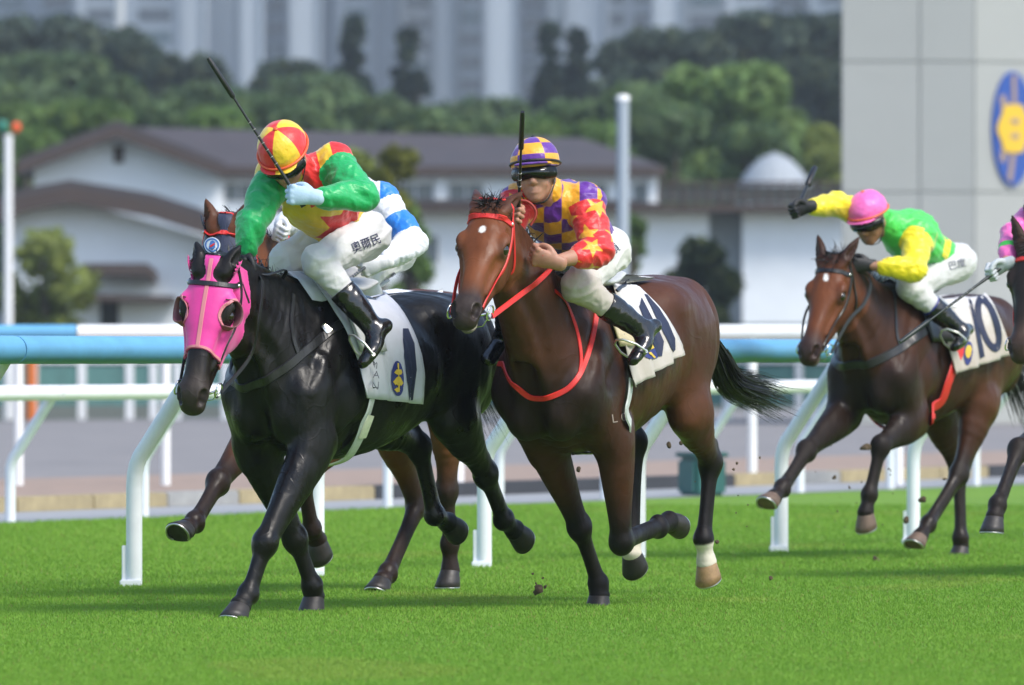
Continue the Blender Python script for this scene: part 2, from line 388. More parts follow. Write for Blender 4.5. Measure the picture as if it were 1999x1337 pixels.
def horse_field(P, h=.009):
    wu, wz = P['w']; ls = P.get('ls', 1.0); pit = math.radians(P.get('pitch', 0)); cp, sp = math.cos(pit), math.sin(pit)
    def T(x, y, z):
        x = x * ls if x < 0 else x; dz = z - 1.46; return np.array([wu + cp * x - sp * dz, y, wz + sp * x + cp * dz])
    hx = nrm(P['hx']); hz = np.asarray(P['hz'], float); hz = nrm(hz - hx * np.dot(hz, hx)); hy = np.cross(hz, hx)
    poll = np.asarray(P['poll'], float); hs = P.get('hs', 1.0)
    def HD(x, y, z): return poll + hs * (hx * x + hy * y * 1.12 + hz * z)
    RH_ = np.stack([hx, hy, hz])
    legs = P['legs']
    allp = [HD(.68, 0, 0), HD(-.2, .1, .2), HD(-.2, -.1, .2), HD(.4, 0, -.3), T(-1.5, 0, 1.5), T(.4, 0, .6)] + [np.asarray(q) for L in legs.values() for q in L[:4]]
    allp = np.array(allp); lo = allp.min(0) - .16; hi = allp.max(0) + .16; lo[1] = min(lo[1], -.42); hi[1] = max(hi[1], .42)
    lo[2] = max(lo[2], -.05)
    f = Field(lo, hi, h)
    # trunk
    st = [(.30, 1.06, .13, .20), (.18, 1.08, .195, .29), (-.02, 1.065, .235, .36), (-.30, 1.045, .272, .345), (-.58, 1.075, .272, .315), (-.84, 1.145, .255, .285), (-1.06, 1.195, .235, .245), (-1.26, 1.19, .19, .19), (-1.36, 1.16, .13, .13)]
    f.sweep([T(x, 0, z) for x, z, a, b in st], [(a, b) for x, z, a, b in st], k=.05)
    f.sweep([T(.18, 0, 1.36), T(.02, 0, 1.405), T(-.2, 0, 1.40), T(-.45, 0, 1.35)], [(.05, .06), (.05, .055), (.06, .06), (.08, .06)], k=.09)
    for s in (1, -1):
        # hip and rump muscles
        f.ell(T(-.86, s * .155, 1.30), (.17, .10, .10), k=.08)
        f.ell(T(-1.14, s * .125, 1.16), (.22, .135, .25), k=.08)
        f.ell(T(-1.30, s * .10, 1.08), (.11, .10, .20), k=.06)
        # ribs swell, elbow muscle, shoulder blade
        f.sweep([T(-.06, s * .11, 1.36), T(.10, s * .165, 1.16), T(.25, s * .155, .98)], [(.06, .10), (.075, .12), (.075, .095)], k=.05)
        f.sweep([T(.22, s * .17, .99), T(.02, s * .19, .94)], [(.06, .10), (.06, .11)], k=.05)
        f.ell(T(.27, s * .085, .90), (.11, .095, .13), k=.045)
    # neck
    pb = HD(.05, 0, -.09); q0 = T(.10, 0, 1.17); q1 = T(.26, 0, 1.22)
    ax = pb - q1
    nk = [q0, q1, q1 + ax * .33, q1 + ax * .66, pb]
    nb = P.get('nb', .0); nk[2] = nk[2] + np.array([0, 0, nb]); nk[3] = nk[3] + np.array([0, 0, nb])
    f.sweep(nk, [(.17, .31), (.148, .275), (.112, .215), (.088, .165), (.075, .125)], ref=(0, 1, 0), k=.06)
    # crest
    up = nrm(np.cross(ax, (0, 1, 0))); up = up * np.sign(up[2] or 1)
    cr = [T(.0, 0, 1.42), q1 + up * .235, nk[2] + up * .195, nk[3] + up * .155, HD(.0, 0, -.02)]
    f.sweep(cr, [.045, .045, .04, .038, .04], k=.06)
    # groove between windpipe and neck muscle
    for s in (1, -1):
        f.sweep([q1 - up * .19 + np.array([.06, s * .135, 0]), nk[2] - up * .125 + np.array([0, s * .105, 0]), nk[3] - up * .10 + np.array([0, s * .085, 0])], [.02, .02, .015], k=.05, op='cut')
    # head
    e = lambda c, r, k=.03, op='add', R=RH_: f.ell(HD(*c), np.array(r) * hs * np.array([1, 1.12, 1]), R, k * hs, op)
    def sw(pts, rad, k=.03, op='add'):
        rad = np.array(rad, float) * hs
        if rad.ndim == 2: rad = rad * np.array([1.12, 1.])
        f.sweep([HD(*p) for p in pts], rad, ref=hy, k=k * hs, op=op)
    e((.08, 0, -.085), (.125, .082, .088), .05)
    e((.19, 0, -.072), (.13, .094, .075), .04)
    sw([(.12, 0, -.07), (.26, 0, -.062), (.40, 0, -.062), (.52, 0, -.060)], [(.082, .07), (.066, .06), (.049, .052), (.047, .045)], .03)
    for s in (1, -1):
        e((.185, s * .052, -.17), (.125, .032, .105), .035)                  # jaw plate
        sw([(.25, s * .071, -.098), (.34, s * .058, -.096), (.42, s * .05, -.092)], [.015, .013, .009], .018)   # facial crest
        e((.175, s * .086, -.036), (.045, .022, .026), .025)                 # brow
        sw([(.285, s * .03, -.215), (.40, s * .026, -.165), (.50, s * .02, -.13)], [(.022, .03), (.02, .028), (.018, .024)], .03)
    sw([(.30, 0, -.14), (.42, 0, -.115), (.53, 0, -.095)], [(.05, .075), (.04, .055), (.035, .04)], .03)
    e((.545, 0, -.066), (.065, .056, .056), .03)
    e((.595, 0, -.085), (.04, .047, .043), .025)
    e((.560, 0, -.140), (.048, .034, .026), .02)
    for s in (1, -1):
        e((.560, s * .040, -.044), (.038, .022, .028), .02)
        e((.566, s * .050, -.034), (.033, .019, .022), .009, 'cut')
        e((.585, s * .041, -.048), (.018, .017, .016), .010, 'cut')
        e((.203, s * .085, -.056), (.036, .016, .030), .015)
        e((.205, s * .102, -.048), (.026, .018, .019), .010, 'cut')          # eye socket
    for s in (1, -1):
        sw([(.27, s * .082, -.052), (.36, s * .070, -.052), (.46, s * .064, -.058)], [.016, .018, .012], .03, 'cut')
        sw([(.10, s * .088, -.055), (.14, s * .098, -.10)], [.012, .014], .03, 'cut')
    mo = P.get('mouth', 0.)
    sw([(.63, 0, -.118), (.57, 0, -.116), (.515, 0, -.112)], [(.06, .005 + mo), (.06, .005 + mo), (.055, .002)], .006, 'cut')
    # ears
    for s in (1, -1):
        ed = P.get('ear', (-.75, .28, .62)); b = np.array([.015, s * .052, -.012]); d = nrm((ed[0], s * ed[1], ed[2]))
        el = P.get('ear_l', 1.0); pts = [b - d * .02, b + d * .05 * el, b + d * .11 * el, b + d * .175 * el]
        sw(pts, [(.03, .026), (.033, .028), (.026, .022), (.006, .006)], .02)
        fo = nrm(np.array([.75, s * .35, .3])); fo = nrm(fo - d * np.dot(fo, d))
        sw([p + fo * .022 for p in pts[1:]], [(.017, .016), (.014, .014), (.004, .004)], .01, 'cut')
    for s in (1, -1):
        g = lambda pts, r, k=.035: f.sweep([T(*p) for p in pts], r, k=k, op='cut')
        g([(.07, s * .185, 1.38), (.20, s * .225, 1.20), (.32, s * .215, 1.02)], [.016, .024, .018])
        g([(-.22, s * .262, 1.28), (-.13, s * .285, 1.08), (-.02, s * .285, .88)], [.014, .024, .018], .045)
        g([(.02, s * .27, 1.10), (.16, s * .265, 1.02)], [.012, .018], .035)
        g([(-.72, s * .28, 1.30), (-.78, s * .30, 1.10), (-.80, s * .27, .92)], [.014, .028, .028], .06)
        g([(-1.18, s * .235, 1.36), (-1.22, s * .275, 1.16), (-1.20, s * .265, .95)], [.012, .020, .016], .045)
        f.ell(T(-.02, s * .205, .99), (.12, .06, .12), None, .03); f.ell(T(.20, s * .20, 1.06), (.05, .05, .10), None, .03)
        g([(-.05, s * .24, .84), (-.40, s * .26, .80), (-.70, s * .22, .86)], [.006, .012, .008], .04)
    f.sweep([T(.47, 0, 1.14), T(.43, 0, .98), T(.36, 0, .82)], [.03, .045, .03], k=.05, op='cut')
    # legs
    for key, L in legs.items():
        s = 1 if key[0] == 'L' else -1; A, B, C_, D = [np.asarray(q, float) for q in L[:4]]
        if key[1] == 'F':
            sh = T(.24, s * .16, .99); ax1 = nrm(B - A)
            fwd = np.array([1., 0, 0]); bk = nrm(-(fwd - ax1 * np.dot(fwd, ax1)))
            f.sweep([sh, A - bk * .02], [(.085, .10), (.08, .105)], k=.06)
            f.sweep([A - ax1 * .06, A + ax1 * .05, A + (B - A) * .4, A + (B - A) * .75, B], [(.082, .112), (.080, .110), (.067, .090), (.050, .062), (.046, .054)], k=.03)
            f.sweep([A + bk * .05 - ax1 * .05, A + (B - A) * .35 + bk * .035], [(.045, .05), (.03, .03)], k=.04)
            f.ell(B, (.046, .047, .056), k=.03); f.ell(B + bk * .025 - ax1 * .012, (.034, .034, .036), k=.02)
            kr = .042
        else:
            hip = T(-1.0, s * .13, 1.18); f.sweep([hip, A], [(.12, .24), (.085, .135)], k=.07)
            ax1 = nrm(B - A); bk = np.array([-1., 0, .25]); bk = nrm(bk - ax1 * np.dot(bk, ax1))
            f.ell(A, (.085, .075, .085), k=.05)
            f.sweep([A - ax1 * .05, A + (B - A) * .30, A + (B - A) * .65, B], [(.085, .125), (.078, .108), (.050, .066), (.043, .058)], k=.04)
            ph = np.asarray(L[6]) if len(L) > 6 else B + nrm(nrm(A - B) * .35 + nrm(B - C_) * .75 + bk * .3) * .085
            f.sweep([T(-1.22, s * .12, 1.0), A + (B - A) * .5 + bk * .055, ph], [(.05, .07), (.022, .022), (.017, .02)], k=.04)
            f.sweep([ph, B], [(.024, .028), (.036, .042)], k=.025)
            f.ell(B, (.047, .046, .056), k=.035)
            kr = .045
        ax2 = nrm(C_ - B); bk2 = np.array([-1., 0, 0]) if abs(ax2[2]) > .5 else np.array([0, 0, np.sign(ax2[0]) * 1.0])
        if key[1] == 'F' and ax2[0] < -.6: bk2 = np.array([0, 0, 1.])
        bk2 = nrm(bk2 - ax2 * np.dot(bk2, ax2))
        f.sweep([B, B + (C_ - B) * .14, B + (C_ - B) * .34, B + (C_ - B) * .72, C_], [(.045, kr + .008), (.040, kr + .003), (.031, kr - .004), (.030, kr - .006), (.038, .043)], k=.03)
        f.sweep([B + (C_ - B) * .18 + bk2 * .024, C_ + bk2 * .022 - ax2 * .02], [(.015, .016), (.018, .019)], k=.025)
        f.ell(C_, (.039, .040, .041), k=.03); f.ell(C_ + bk2 * .032, (.025, .027, .026), k=.025)
        f.sweep([C_, C_ + (D - C_) * .55, D], [(.039, .041), (.037, .038), (.047, .050)], k=.02)
    if P.get('sheath'): f.sweep([T(-.72, 0, .86), T(-.95, 0, .86)], [(.05, .05), (.06, .07)], k=.06)
    return f, T, HD, RH_, hs, dict(nk=nk, cr=cr, up=up, q1=q1, ax=ax)
def seg_t(V, pts):
    """distance to a polyline and how far along it (0..1 per leg)"""
    best = np.full(len(V), 9.); tt = np.zeros(len(V)); n = len(pts) - 1
    for i, (a, b) in enumerate(zip(pts, pts[1:])):
        a = np.asarray(a, float); ab = np.asarray(b, float) - a; t = np.clip((V - a) @ ab / (ab @ ab), 0, 1)
        d = np.linalg.norm(V - a - t[:, None] * ab, axis=1); m = d < best; best[m] = d[m]; tt[m] = (i + t[m])
    return best, tt
def sstep(x, a, b): t = np.clip((x - a) / (b - a), 0, 1); return t * t * (3 - 2 * t)
def build_horse(P):
    f, T, HD, RH_, hs, nk = horse_field(P, P.get('h', .009))
    V, Q = f.mesh(); c = P['coat']
    body = np.array(c['body']); C = np.tile(body, (len(V), 1))
    def mixc(C, col, w): return C + (np.array(col) - C) * w[:, None]
    # dark along the back, lighter in the flank
    wn = wob(V, 5.) * .5 + wob(V + 3, 13.) * .25
    C = mixc(C, c.get('top', body), sstep(V[:, 2] + .03 * wn, P['w'][1] - .25, P['w'][1] - .02))
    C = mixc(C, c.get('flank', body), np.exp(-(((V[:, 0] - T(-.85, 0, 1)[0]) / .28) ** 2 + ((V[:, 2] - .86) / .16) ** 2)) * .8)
    C = mixc(C, c.get('chest', body), sstep(V[:, 0], T(.05, 0, 1)[0], T(.25, 0, 1)[0]) * sstep(1.15 - V[:, 2], 0, .2) * c.get('chestw', .6))  # shade under the neck painted into the bay coats' chests
    # head
    X = (V - np.asarray(P['poll'])) @ RH_.T / hs
    hd = sstep(X[:, 0], -.02, .10) * (X[:, 0] > -.05) * (np.abs(X[:, 1]) < .16) * (X[:, 2] > -.34) * (X[:, 2] < .1)
    if True:
        C = mixc(C, c['head'], hd)
        C = mixc(C, c.get('cheek', c['head']), hd * sstep(-X[:, 2], .07, .13) * .7)
        C = mixc(C, c['muzzle'], hd * sstep(X[:, 0] + .03 * wn, .40, .52))
        C = mixc(C, c['muzzle'], hd * np.exp(-(((X[:, 0] - .21) / .05) ** 2 + ((np.abs(X[:, 1]) - .10) / .028) ** 2 + ((X[:, 2] + .05) / .035) ** 2)) * .85)
        ear = (X[:, 0] < .03) & (X[:, 2] > .0) & (np.abs(X[:, 1]) < .16)
        C = mixc(C, c.get('ear', c['muzzle']), ear * sstep(X[:, 2], .0, .05) * .8)
        if P.get('star'):
            sx, sy, sr = P['star']; C = mixc(C, (.75, .72, .68), 1 - sstep(np.hypot((X[:, 0] - sx) * .75, X[:, 1] - sy) + .006 * wob(V, 60.), sr * .75, sr * 1.1) if True else 0)
        C = mixc(C, (.006, .004, .004), hd * np.exp(-(((X[:, 0] - .578) / .022) ** 2 + ((np.abs(X[:, 1]) - .046) / .014) ** 2 + ((X[:, 2] + .046) / .014) ** 2)))
        if P.get('lip'): C = mixc(C, (.45, .38, .32), hd * np.exp(-(((X[:, 0] - .575) / .035) ** 2 + ((X[:, 2] + .135) / .022) ** 2)) * P['lip'])
    # legs
    for key, L in P['legs'].items():
        dd, tt = seg_t(V, [np.asarray(q, float) for q in L[:4]]); near = (dd < .11)
        C = mixc(C, c['leg'], near * sstep(tt + .12 * wn, *( (.35, .85) if key[1] == 'F' else (.45, 1.0))))
        so = P.get('socks', {}).get(key)
        if so: C = mixc(C, (.62, .56, .47), near * sstep(tt + .1 * wn, so - .05, so + .08))
    C = C * (1 + .10 * wn[:, None])
    me = np_mesh('body', V, Q); set_attr(me, 'Col', np.hstack([np.clip(C, .002, 1), np.ones((len(V), 1))]))
    root = empty('horse'); P['frame'].place(root)
    tag(root, P['label'], 'horse', 'racing horses')
    link_mesh('body', me, P['mat'], root)
    bv = bvh_of(V, Q)
    for s in (1, -1):
        eo = sphere_obj('eye', HD(.205, s * .0835, -.050), .027 * hs, M('eye', col=(.012, .008, .006), rough=.06, spec=.6, coat=.6, coat_r=.03), root)
    for key, L in P['legs'].items():
        hoof_obj(np.asarray(L[3], float), L[4], L[5], P.get('hoof_s', 1.0), P.get('hoofm', {}).get(key, M('hoof_dark', col=(.022, .018, .016), rough=.5, noise=.35, nscale=30, bump=.001, bscale=60)), M('shoe', col=(.55, .55, .56), rough=.35, metal=1.0), root)
    # mane
    rg = np.random.RandomState(int(P['w'][0] * 100) % 97 + 3); cr = spline(nk['cr'], 40); n = P.get('mane_n', 900); i = rg.randint(6, len(cr) - 2, n)
    R0 = cr[i] + rg.normal(size=(n, 3)) * .012 + nk['up'] * .03
    fwd = nrm(nk['ax']); md = np.asarray(P.get('mane_dir', (-.35, -.55, .35)), float)
    D = np.tile(md, (n, 1)) + rg.normal(size=(n, 3)) * .18
    hair('mane', R0, D, rg.uniform(.06, P.get('mane_l', .15), n), M('mane_' + P['hairm'], col=P['hair_col'], rough=.5, noise=.3, nscale=60), root, w=.0035, grav=.25, seed=3, curl=.06)
    # forelock
    n = P.get('fl_n', 160); R0 = np.array([HD(rg.uniform(-.02, .03), rg.uniform(-.03, .03), .005) for _ in range(n)])
    D = np.tile(RH_[0] * P.get('fl', .25) + RH_[2] * .25 - np.array([.35, 0, .0]), (n, 1))
    if n: hair('forelock', R0, D, rg.uniform(.05, P.get('fl_l', .10), n), _mc['mane_' + P['hairm']], root, w=.003, grav=.15, jit=.22, seed=8, curl=.10)
    # tail
    tl = P.get('tail')
    if tl:
        S = spline(tl['pts'], 12); N_ = tl.get('n', 900); k = len(S)
        st = rg.randint(0, max(1, int(k * .35)), N_); V2 = []; F2 = []; seg = 14
        off = rg.normal(size=(N_, 3)); off /= np.linalg.norm(off, axis=1, keepdims=True); off *= rg.uniform(.1, 1, (N_, 1)) ** .6
        en = rg.uniform(.6, 1.0, N_); ph = rg.uniform(0, 6.3, N_); am = rg.uniform(.2, 1, N_)
        t = np.linspace(0, 1, seg + 1)
        sd = rg.normal(size=(N_, 3)); sd /= np.linalg.norm(sd, axis=1, keepdims=True)
        pos = (st[:, None] + (en[:, None] * (k - 1) - st[:, None]) * t[None]) ; i0 = np.clip(pos.astype(int), 0, k - 2); fr = (pos - i0)[..., None]
        Cc = S[i0] * (1 - fr) + S[i0 + 1] * fr; tg = pos / (k - 1)
        spread = np.interp(tg, [0, .25, .6, 1], tl.get('spread', [.02, .045, .07, .12]))
        Cc = Cc + off[:, None, :] * spread[..., None] + (np.sin(tg * 9 + ph[:, None]) * am[:, None] * .018 * tg)[..., None] * sd[:, None, :]
        ww = .0035 * (1 - .8 * t)[None, :, None]
        A_ = Cc - sd[:, None, :] * ww; B_ = Cc + sd[:, None, :] * ww
        V2 = np.stack([A_, B_], 2).reshape(-1, 3); b0 = np.arange(N_)[:, None] * 2 * (seg + 1)
        F2 = np.vstack([b0 + np.array([[2 * j, 2 * j + 1, 2 * j + 3, 2 * j + 2]]) for j in range(seg)])
        link_mesh('tail', np_mesh('tail', V2, F2), _mc['mane_' + P['hairm']], root)
    return dict(root=root, bvh=bv, T=T, HD=HD, RH=RH_, hs=hs, field=f, nk=nk, V=V, Q=Q, P=P)
# ================================================================= THE PLACE
def sheet(name, pts, z, mt, kind='structure', label=None):
    bm = bmesh.new(); bm.faces.new([bm.verts.new((x, y, z)) for x, y in pts]); o = bm_obj(name, bm, mt); o['kind'] = kind
    if label: o['label'] = label
    return o
DIRV = Vector((.4131, .9107, 0)); NRM = Vector((-.9107, .4131, 0))       # the track runs along DIRV; NRM points to its far side
def line_pts(p, a, b, off=0.0):
    p = Vector(p); return p + DIRV * a + NRM * off, p + DIRV * b + NRM * off
def turf_material():
    m = mat('turf', col=(.06, .20, .012), rough=.85, spec=.2); nt = m.node_tree; b = nt.nodes['Principled BSDF']; tc = nt.nodes['Texture Coordinate']
    def noise(sc, det, stretch):
        mp = nt.nodes.new('ShaderNodeMapping'); mp.inputs['Scale'].default_value = stretch; mp.inputs['Rotation'].default_value = (0, 0, math.radians(-24)); nt.links.new(tc.outputs['Object'], mp.inputs[0])
        n = nt.nodes.new('ShaderNodeTexNoise'); n.inputs['Scale'].default_value = sc; n.inputs['Detail'].default_value = det; nt.links.new(mp.outputs[0], n.inputs[0]); return n.outputs[0]
    r = nt.nodes.new('ShaderNodeValToRGB'); r.color_ramp.elements[0].position = .3; r.color_ramp.elements[0].color = (.13, .26, .03, 1); r.color_ramp.elements[1].position = .7; r.color_ramp.elements[1].color = (.19, .33, .04, 1)
    mx = nt.nodes.new('ShaderNodeMath'); mx.operation = 'MULTIPLY_ADD'; mx.inputs[1].default_value = .5
    nt.links.new(noise(1.1, 5, (1, .35, 1)), mx.inputs[0]); h = nt.nodes.new('ShaderNodeMath'); h.operation = 'MULTIPLY'; h.inputs[1].default_value = .5; nt.links.new(noise(14, 5, (1, 1, 1)), h.inputs[0])
    nt.links.new(h.outputs[0], mx.inputs[2]); nt.links.new(mx.outputs[0], r.inputs[0]); nt.links.new(r.outputs[0], b.inputs['Base Color'])
    bp = nt.nodes.new('ShaderNodeBump'); bp.inputs['Distance'].default_value = .02; nt.links.new(noise(70, 3, (1, 1, 1)), bp.inputs['Height']); nt.links.new(bp.outputs[0], b.inputs['Normal']); return m
TURF = turf_material()
A2 = on_ground(0, 1022)                      # where the turf ends, left edge of the picture
def strip(name, off0, off1, z, mt, a0=-60, a1=130):
    p0, p1 = line_pts(A2, a0, a1, off0); q0, q1 = line_pts(A2, a0, a1, off1)
    return sheet(name, [(p0.x, p0.y), (p1.x, p1.y), (q1.x, q1.y), (q0.x, q0.y)], z, mt)
GROUND = mat('ground_soil', col=(.07, .075, .05), rough=.95, noise=.4, nscale=.4)
sheet('ground', [(-880, -140), (880, -140), (880, 1730), (-880, 1730)], -.012, GROUND)
_p0, _p1 = line_pts(A2, -90, 130); sheet('turf', [(_p0.x, _p0.y), (_p0.x + 160, _p0.y - 70), (_p1.x + 160, _p1.y - 70), (_p1.x, _p1.y)], 0.0, TURF)
strip('pavement', 0, 1.75, .004, mat('pavement', col=(.30, .305, .31), rough=.85, noise=.12, nscale=3, bump=.003, bscale=60))
strip('sand_track', 1.98, 9.5, .004, mat('sand_pink', col=(.30, .215, .165), rough=.95, noise=.16, nscale=2.2, bump=.03, bscale=6, stretch=(1, .4, 1)))
strip('service_road', 9.5, 42, .002, mat('grey_road', col=(.205, .19, .185), rough=.9, noise=.16, nscale=.8, stretch=(1, .3, 1)), -80, 190)
# kerb of stones between pavement and sand
KB = [mat('kerb_ochre', col=(.34, .28, .16), rough=.85, noise=.25, nscale=6), mat('kerb_black', col=(.035, .038, .045), rough=.8, noise=.3, nscale=8), mat('kerb_grey', col=(.30, .30, .29), rough=.85, noise=.2, nscale=6)]
kb = empty('kerb'); kb['kind'] = 'structure'
bm = bmesh.new(); add_box(bm, (0, 0, -.02), (1.19, .22, .11), .012); _kme = bpy.data.meshes.new('kerb_stone'); bm.to_mesh(_kme); bm.free()
for i in range(-8, 60):
    p, _ = line_pts(A2, i * 1.2, 0, 1.76); me = _kme.copy() if i in (-8,) else _kme
    o = bpy.data.objects.new('kerb_stone', _kme); COL.objects.link(o); o.parent = kb; o.location = p; o.rotation_euler = (0, 0, math.atan2(DIRV.y, DIRV.x))
    if not _kme.materials: _kme.materials.append(KB[0])
    o.material_slots[0].link = 'OBJECT'; o.material_slots[0].material = KB[1] if i in (-3, -2, -1, 0, 1) or 8 <= i <= 13 or 19 <= i <= 24 or i in (32, 33) else (KB[0] if (i * 7) % 5 else KB[2])

# ---- grass standing on the turf near the runners
def grass():
    rg = np.random.RandomState(11); n = 540000; d = 1 / rg.uniform(1 / 64., 1 / 28.5, n); w = .085 * d; X = rg.uniform(-1, 1, n) * w; Y = d
    off = (X - A2.x) * NRM.x + (Y - A2.y) * NRM.y; k = off < -.02; X, Y = X[k], Y[k]; n = len(X)
    P = np.stack([X, Y, np.zeros(n)], 1); a = rg.uniform(0, 6.28, n)
    cl = wob(P * np.array([1, .5, 1]), .9) * .4 + wob(P, 4.) * .25 + wob(P * np.array([.5, .35, 1]) + 4, .7) * .45; L = (.013 + .008 * rg.rand(n)) * (1 + .22 * cl) * np.clip(Y / 40., .8, 1.4)
    wd = .0034 * np.clip(Y / 38., .8, 1.8); s = np.stack([np.cos(a), np.sin(a), 0 * a], 1) * wd[:, None]; ln = rg.normal(size=(n, 3)) * .55; ln[:, 2] = 0
    tip = P + (np.array([0, 0, 1.]) + ln) * L[:, None]; V = np.stack([P - s, P + s, tip], 1).reshape(-1, 3); Fs = np.arange(3 * n).reshape(n, 3)
    me = np_mesh('grass', V, Fs, False); t = np.clip(.5 + .30 * cl + rg.normal(size=n) * .09, 0, 1)[:, None]
    c = np.array([.165, .325, .036]) * (1 - t) + np.array([.255, .425, .056]) * t; pt = np.clip(wob(P * np.array([.7, .5, 1]) + 9, 2.4) - .85, 0, .28)[:, None]; c = c + (np.array([.34, .36, .075]) - c) * pt; dry = (rg.rand(n) < .03)[:, None]; c = np.where(dry, np.array([.26, .24, .07]), c)
    set_attr(me, 'Col', np.repeat(np.hstack([c, np.ones((n, 1))]), 3, 0))
    m = mat('grass_blades', attr='Col', rough=.6, spec=.25); nt = m.node_tree; b = nt.nodes['Principled BSDF']; tr = nt.nodes.new('ShaderNodeBsdfTranslucent'); a = nt.nodes.new('ShaderNodeAttribute'); a.attribute_name = 'Col'; nt.links.new(a.outputs['Color'], tr.inputs[0]); mx = nt.nodes.new('ShaderNodeMixShader'); mx.inputs[0].default_value = .4; nt.links.new(b.outputs[0], mx.inputs[1]); nt.links.new(tr.outputs[0], mx.inputs[2]); nt.links.new(mx.outputs[0], nt.nodes['Material Output'].inputs[0])
    o = link_mesh('grass', me, m); tag(o, 'short mown green racing turf underfoot', 'grass', kind='stuff')
grass()

# ---- running rails on goose-neck posts
RAILW = mat('rail_white', col=(.80, .80, .80), rough=.35, noise=.06, nscale=4); RAILB = mat('rail_blue', col=(.13, .38, .62), rough=.42, noise=.16, nscale=5, stretch=(.3, 1, 1)); POSTW = mat('post_white', col=(.74, .76, .80), rough=.45, noise=.08, nscale=5)
def bent_rail(name, p0, n0, n1, sp, top, rad, prad, lean, railm, label, group, base_plate=True, knee=.47):
    """p0: foot of post 0; posts every sp along the track; the neck leans 'lean' towards the runners and forward"""
    p0 = Vector(p0); root = empty(name, p0); tag(root, label, 'rail', group); ln = -NRM * lean
    for i in range(n0, n1):
        f = DIRV * (i * sp)
        seg = tube_obj('rail', [f + ln + Vector((0, 0, top - rad)), f + DIRV * (sp - .012) + ln + Vector((0, 0, top - rad))], rad, railm, root, 20)
        kz = top * knee; k0 = Vector((0, 0, kz)); end = ln * .86 + Vector((0, 0, top - rad * 1.7)); pts = [Vector((0, 0, -.02)), k0 * .8]
        for t in (0, .25, .5, .75, 1.): pts.append((k0 * .86) * (1 - t) ** 2 + k0 * 1.06 * 2 * t * (1 - t) + (k0 * 1.02 + (end - k0) * .16) * t * t)
        pts.append(end); po = tube_obj('post', [f + q for q in pts], prad, POSTW, root, 12)
        if base_plate:
            bm = bmesh.new(); add_box(bm, f + Vector((-prad * 1.7, -prad * 1.2, -.01)), f + Vector((prad * .9, prad * 1.2, .035)), .006); bm_obj('base_plate', bm, POSTW, po)
            bm = bmesh.new(); add_box(bm, f + Vector((-prad * 1.5, -prad * .35, .03)), f + Vector((-prad * .6, prad * .35, .20)), .004); bm_obj('bracket', bm, POSTW, po)
    return root
bent_rail('running_rail', on_ground(262, 1145), -3, 12, 2.045, 1.215, .066, .040, .42, RAILB, 'blue running rail on bent white posts beside the horses', 'running rails')
bent_rail('running_rail', on_ground(20, 1020), -3, 16, 1.985, .925, .052, .036, .36, RAILW, 'low white running rail on bent posts at the edge of the turf', 'running rails', False, .42)
# straight-posted rail on the far side of the sand
r3 = empty('track_rail', on_ground(36, 948)); tag(r3, 'white rail on straight posts beyond the pavement, blue at its left end', 'rail', 'running rails')
_d3 = (on_ground(1930, 947) - on_ground(36, 948)).normalized()
for i in range(-3, 11):
    f = _d3 * (i * 1.27)
    tube_obj('post', [f + Vector((0, 0, -.02)), f + Vector((0, 0, 1.27))], .042, RAILW, r3, 10)
for a, b, m_ in ((-6, .50, RAILB), (.51, 5.0, RAILW), (5.01, 14, RAILW)):
    tube_obj('rail', [_d3 * a + Vector((0, 0, 1.325)), _d3 * b + Vector((0, 0, 1.325))], .066, m_, r3, 16)

# ---- far fence: white posts, top rail and green mesh panels
TEAL = mat('mesh_teal', col=(.10, .22, .20), rough=.8, noise=.2, nscale=3); ff = empty('far_fence', (0, 150, 0)); tag(ff, 'low white post fence with teal panels far across the track', 'fence')
for i in range(-26, 27):
    x = i * .42
    if i % 2 == 0 or i % 3 == 0:
        bm = bmesh.new(); add_box(bm, (x - .07, -.07, 0), (x + .07, .07, .98), .01); bm_obj('post', bm, RAILW, ff)
bm = bmesh.new(); add_box(bm, (-11.2, -.03, .25), (11.2, .0, .95)); bm_obj('mesh_panel', bm, TEAL, ff)
bm = bmesh.new(); add_box(bm, (-11.2, -.06, .99), (11.2, .06, 1.10)); bm_obj('top_rail', bm, RAILW, ff)
op = at(61, 820, 149.0); tag(tube_obj('marker_post', [op, op + Vector((0, 0, 1.05))], .10, mat('orange_post', col=(.62, .16, .03), rough=.5)), 'orange marker post far behind the left end of the blue rail', 'post')
# teal bin on the pavement
bi = empty('bin', on_ground(1370, 968)); tag(bi, 'small dark teal bin standing on the grey pavement', 'bin')
BINM = mat('bin_teal', col=(.02, .10, .095), rough=.5, noise=.15)
bm = bmesh.new(); add_box(bm, (-.15, -.15, 0), (.15, .15, .31), .03); bm_obj('bucket', bm, BINM, bi); bm = bmesh.new(); add_box(bm, (-.165, -.165, .31), (.165, .165, .35), .015); bm_obj('lid', bm, BINM, bi)
bi.rotation_euler = (0, 0, .5)
# black rubber mat and a sandbag at the kerb
mt_ = empty('rubber_mat', on_ground(60, 986)); bm = bmesh.new(); add_box(bm, (-.9, -.4, .004), (.55, .5, .03), .01); o = bm_obj('rubber_mat', bm, KB[1]); bpy.data.objects.remove(mt_); o.location = on_ground(60, 986); tag(o, 'black rubber mat lying at the kerb on the far left', 'mat')

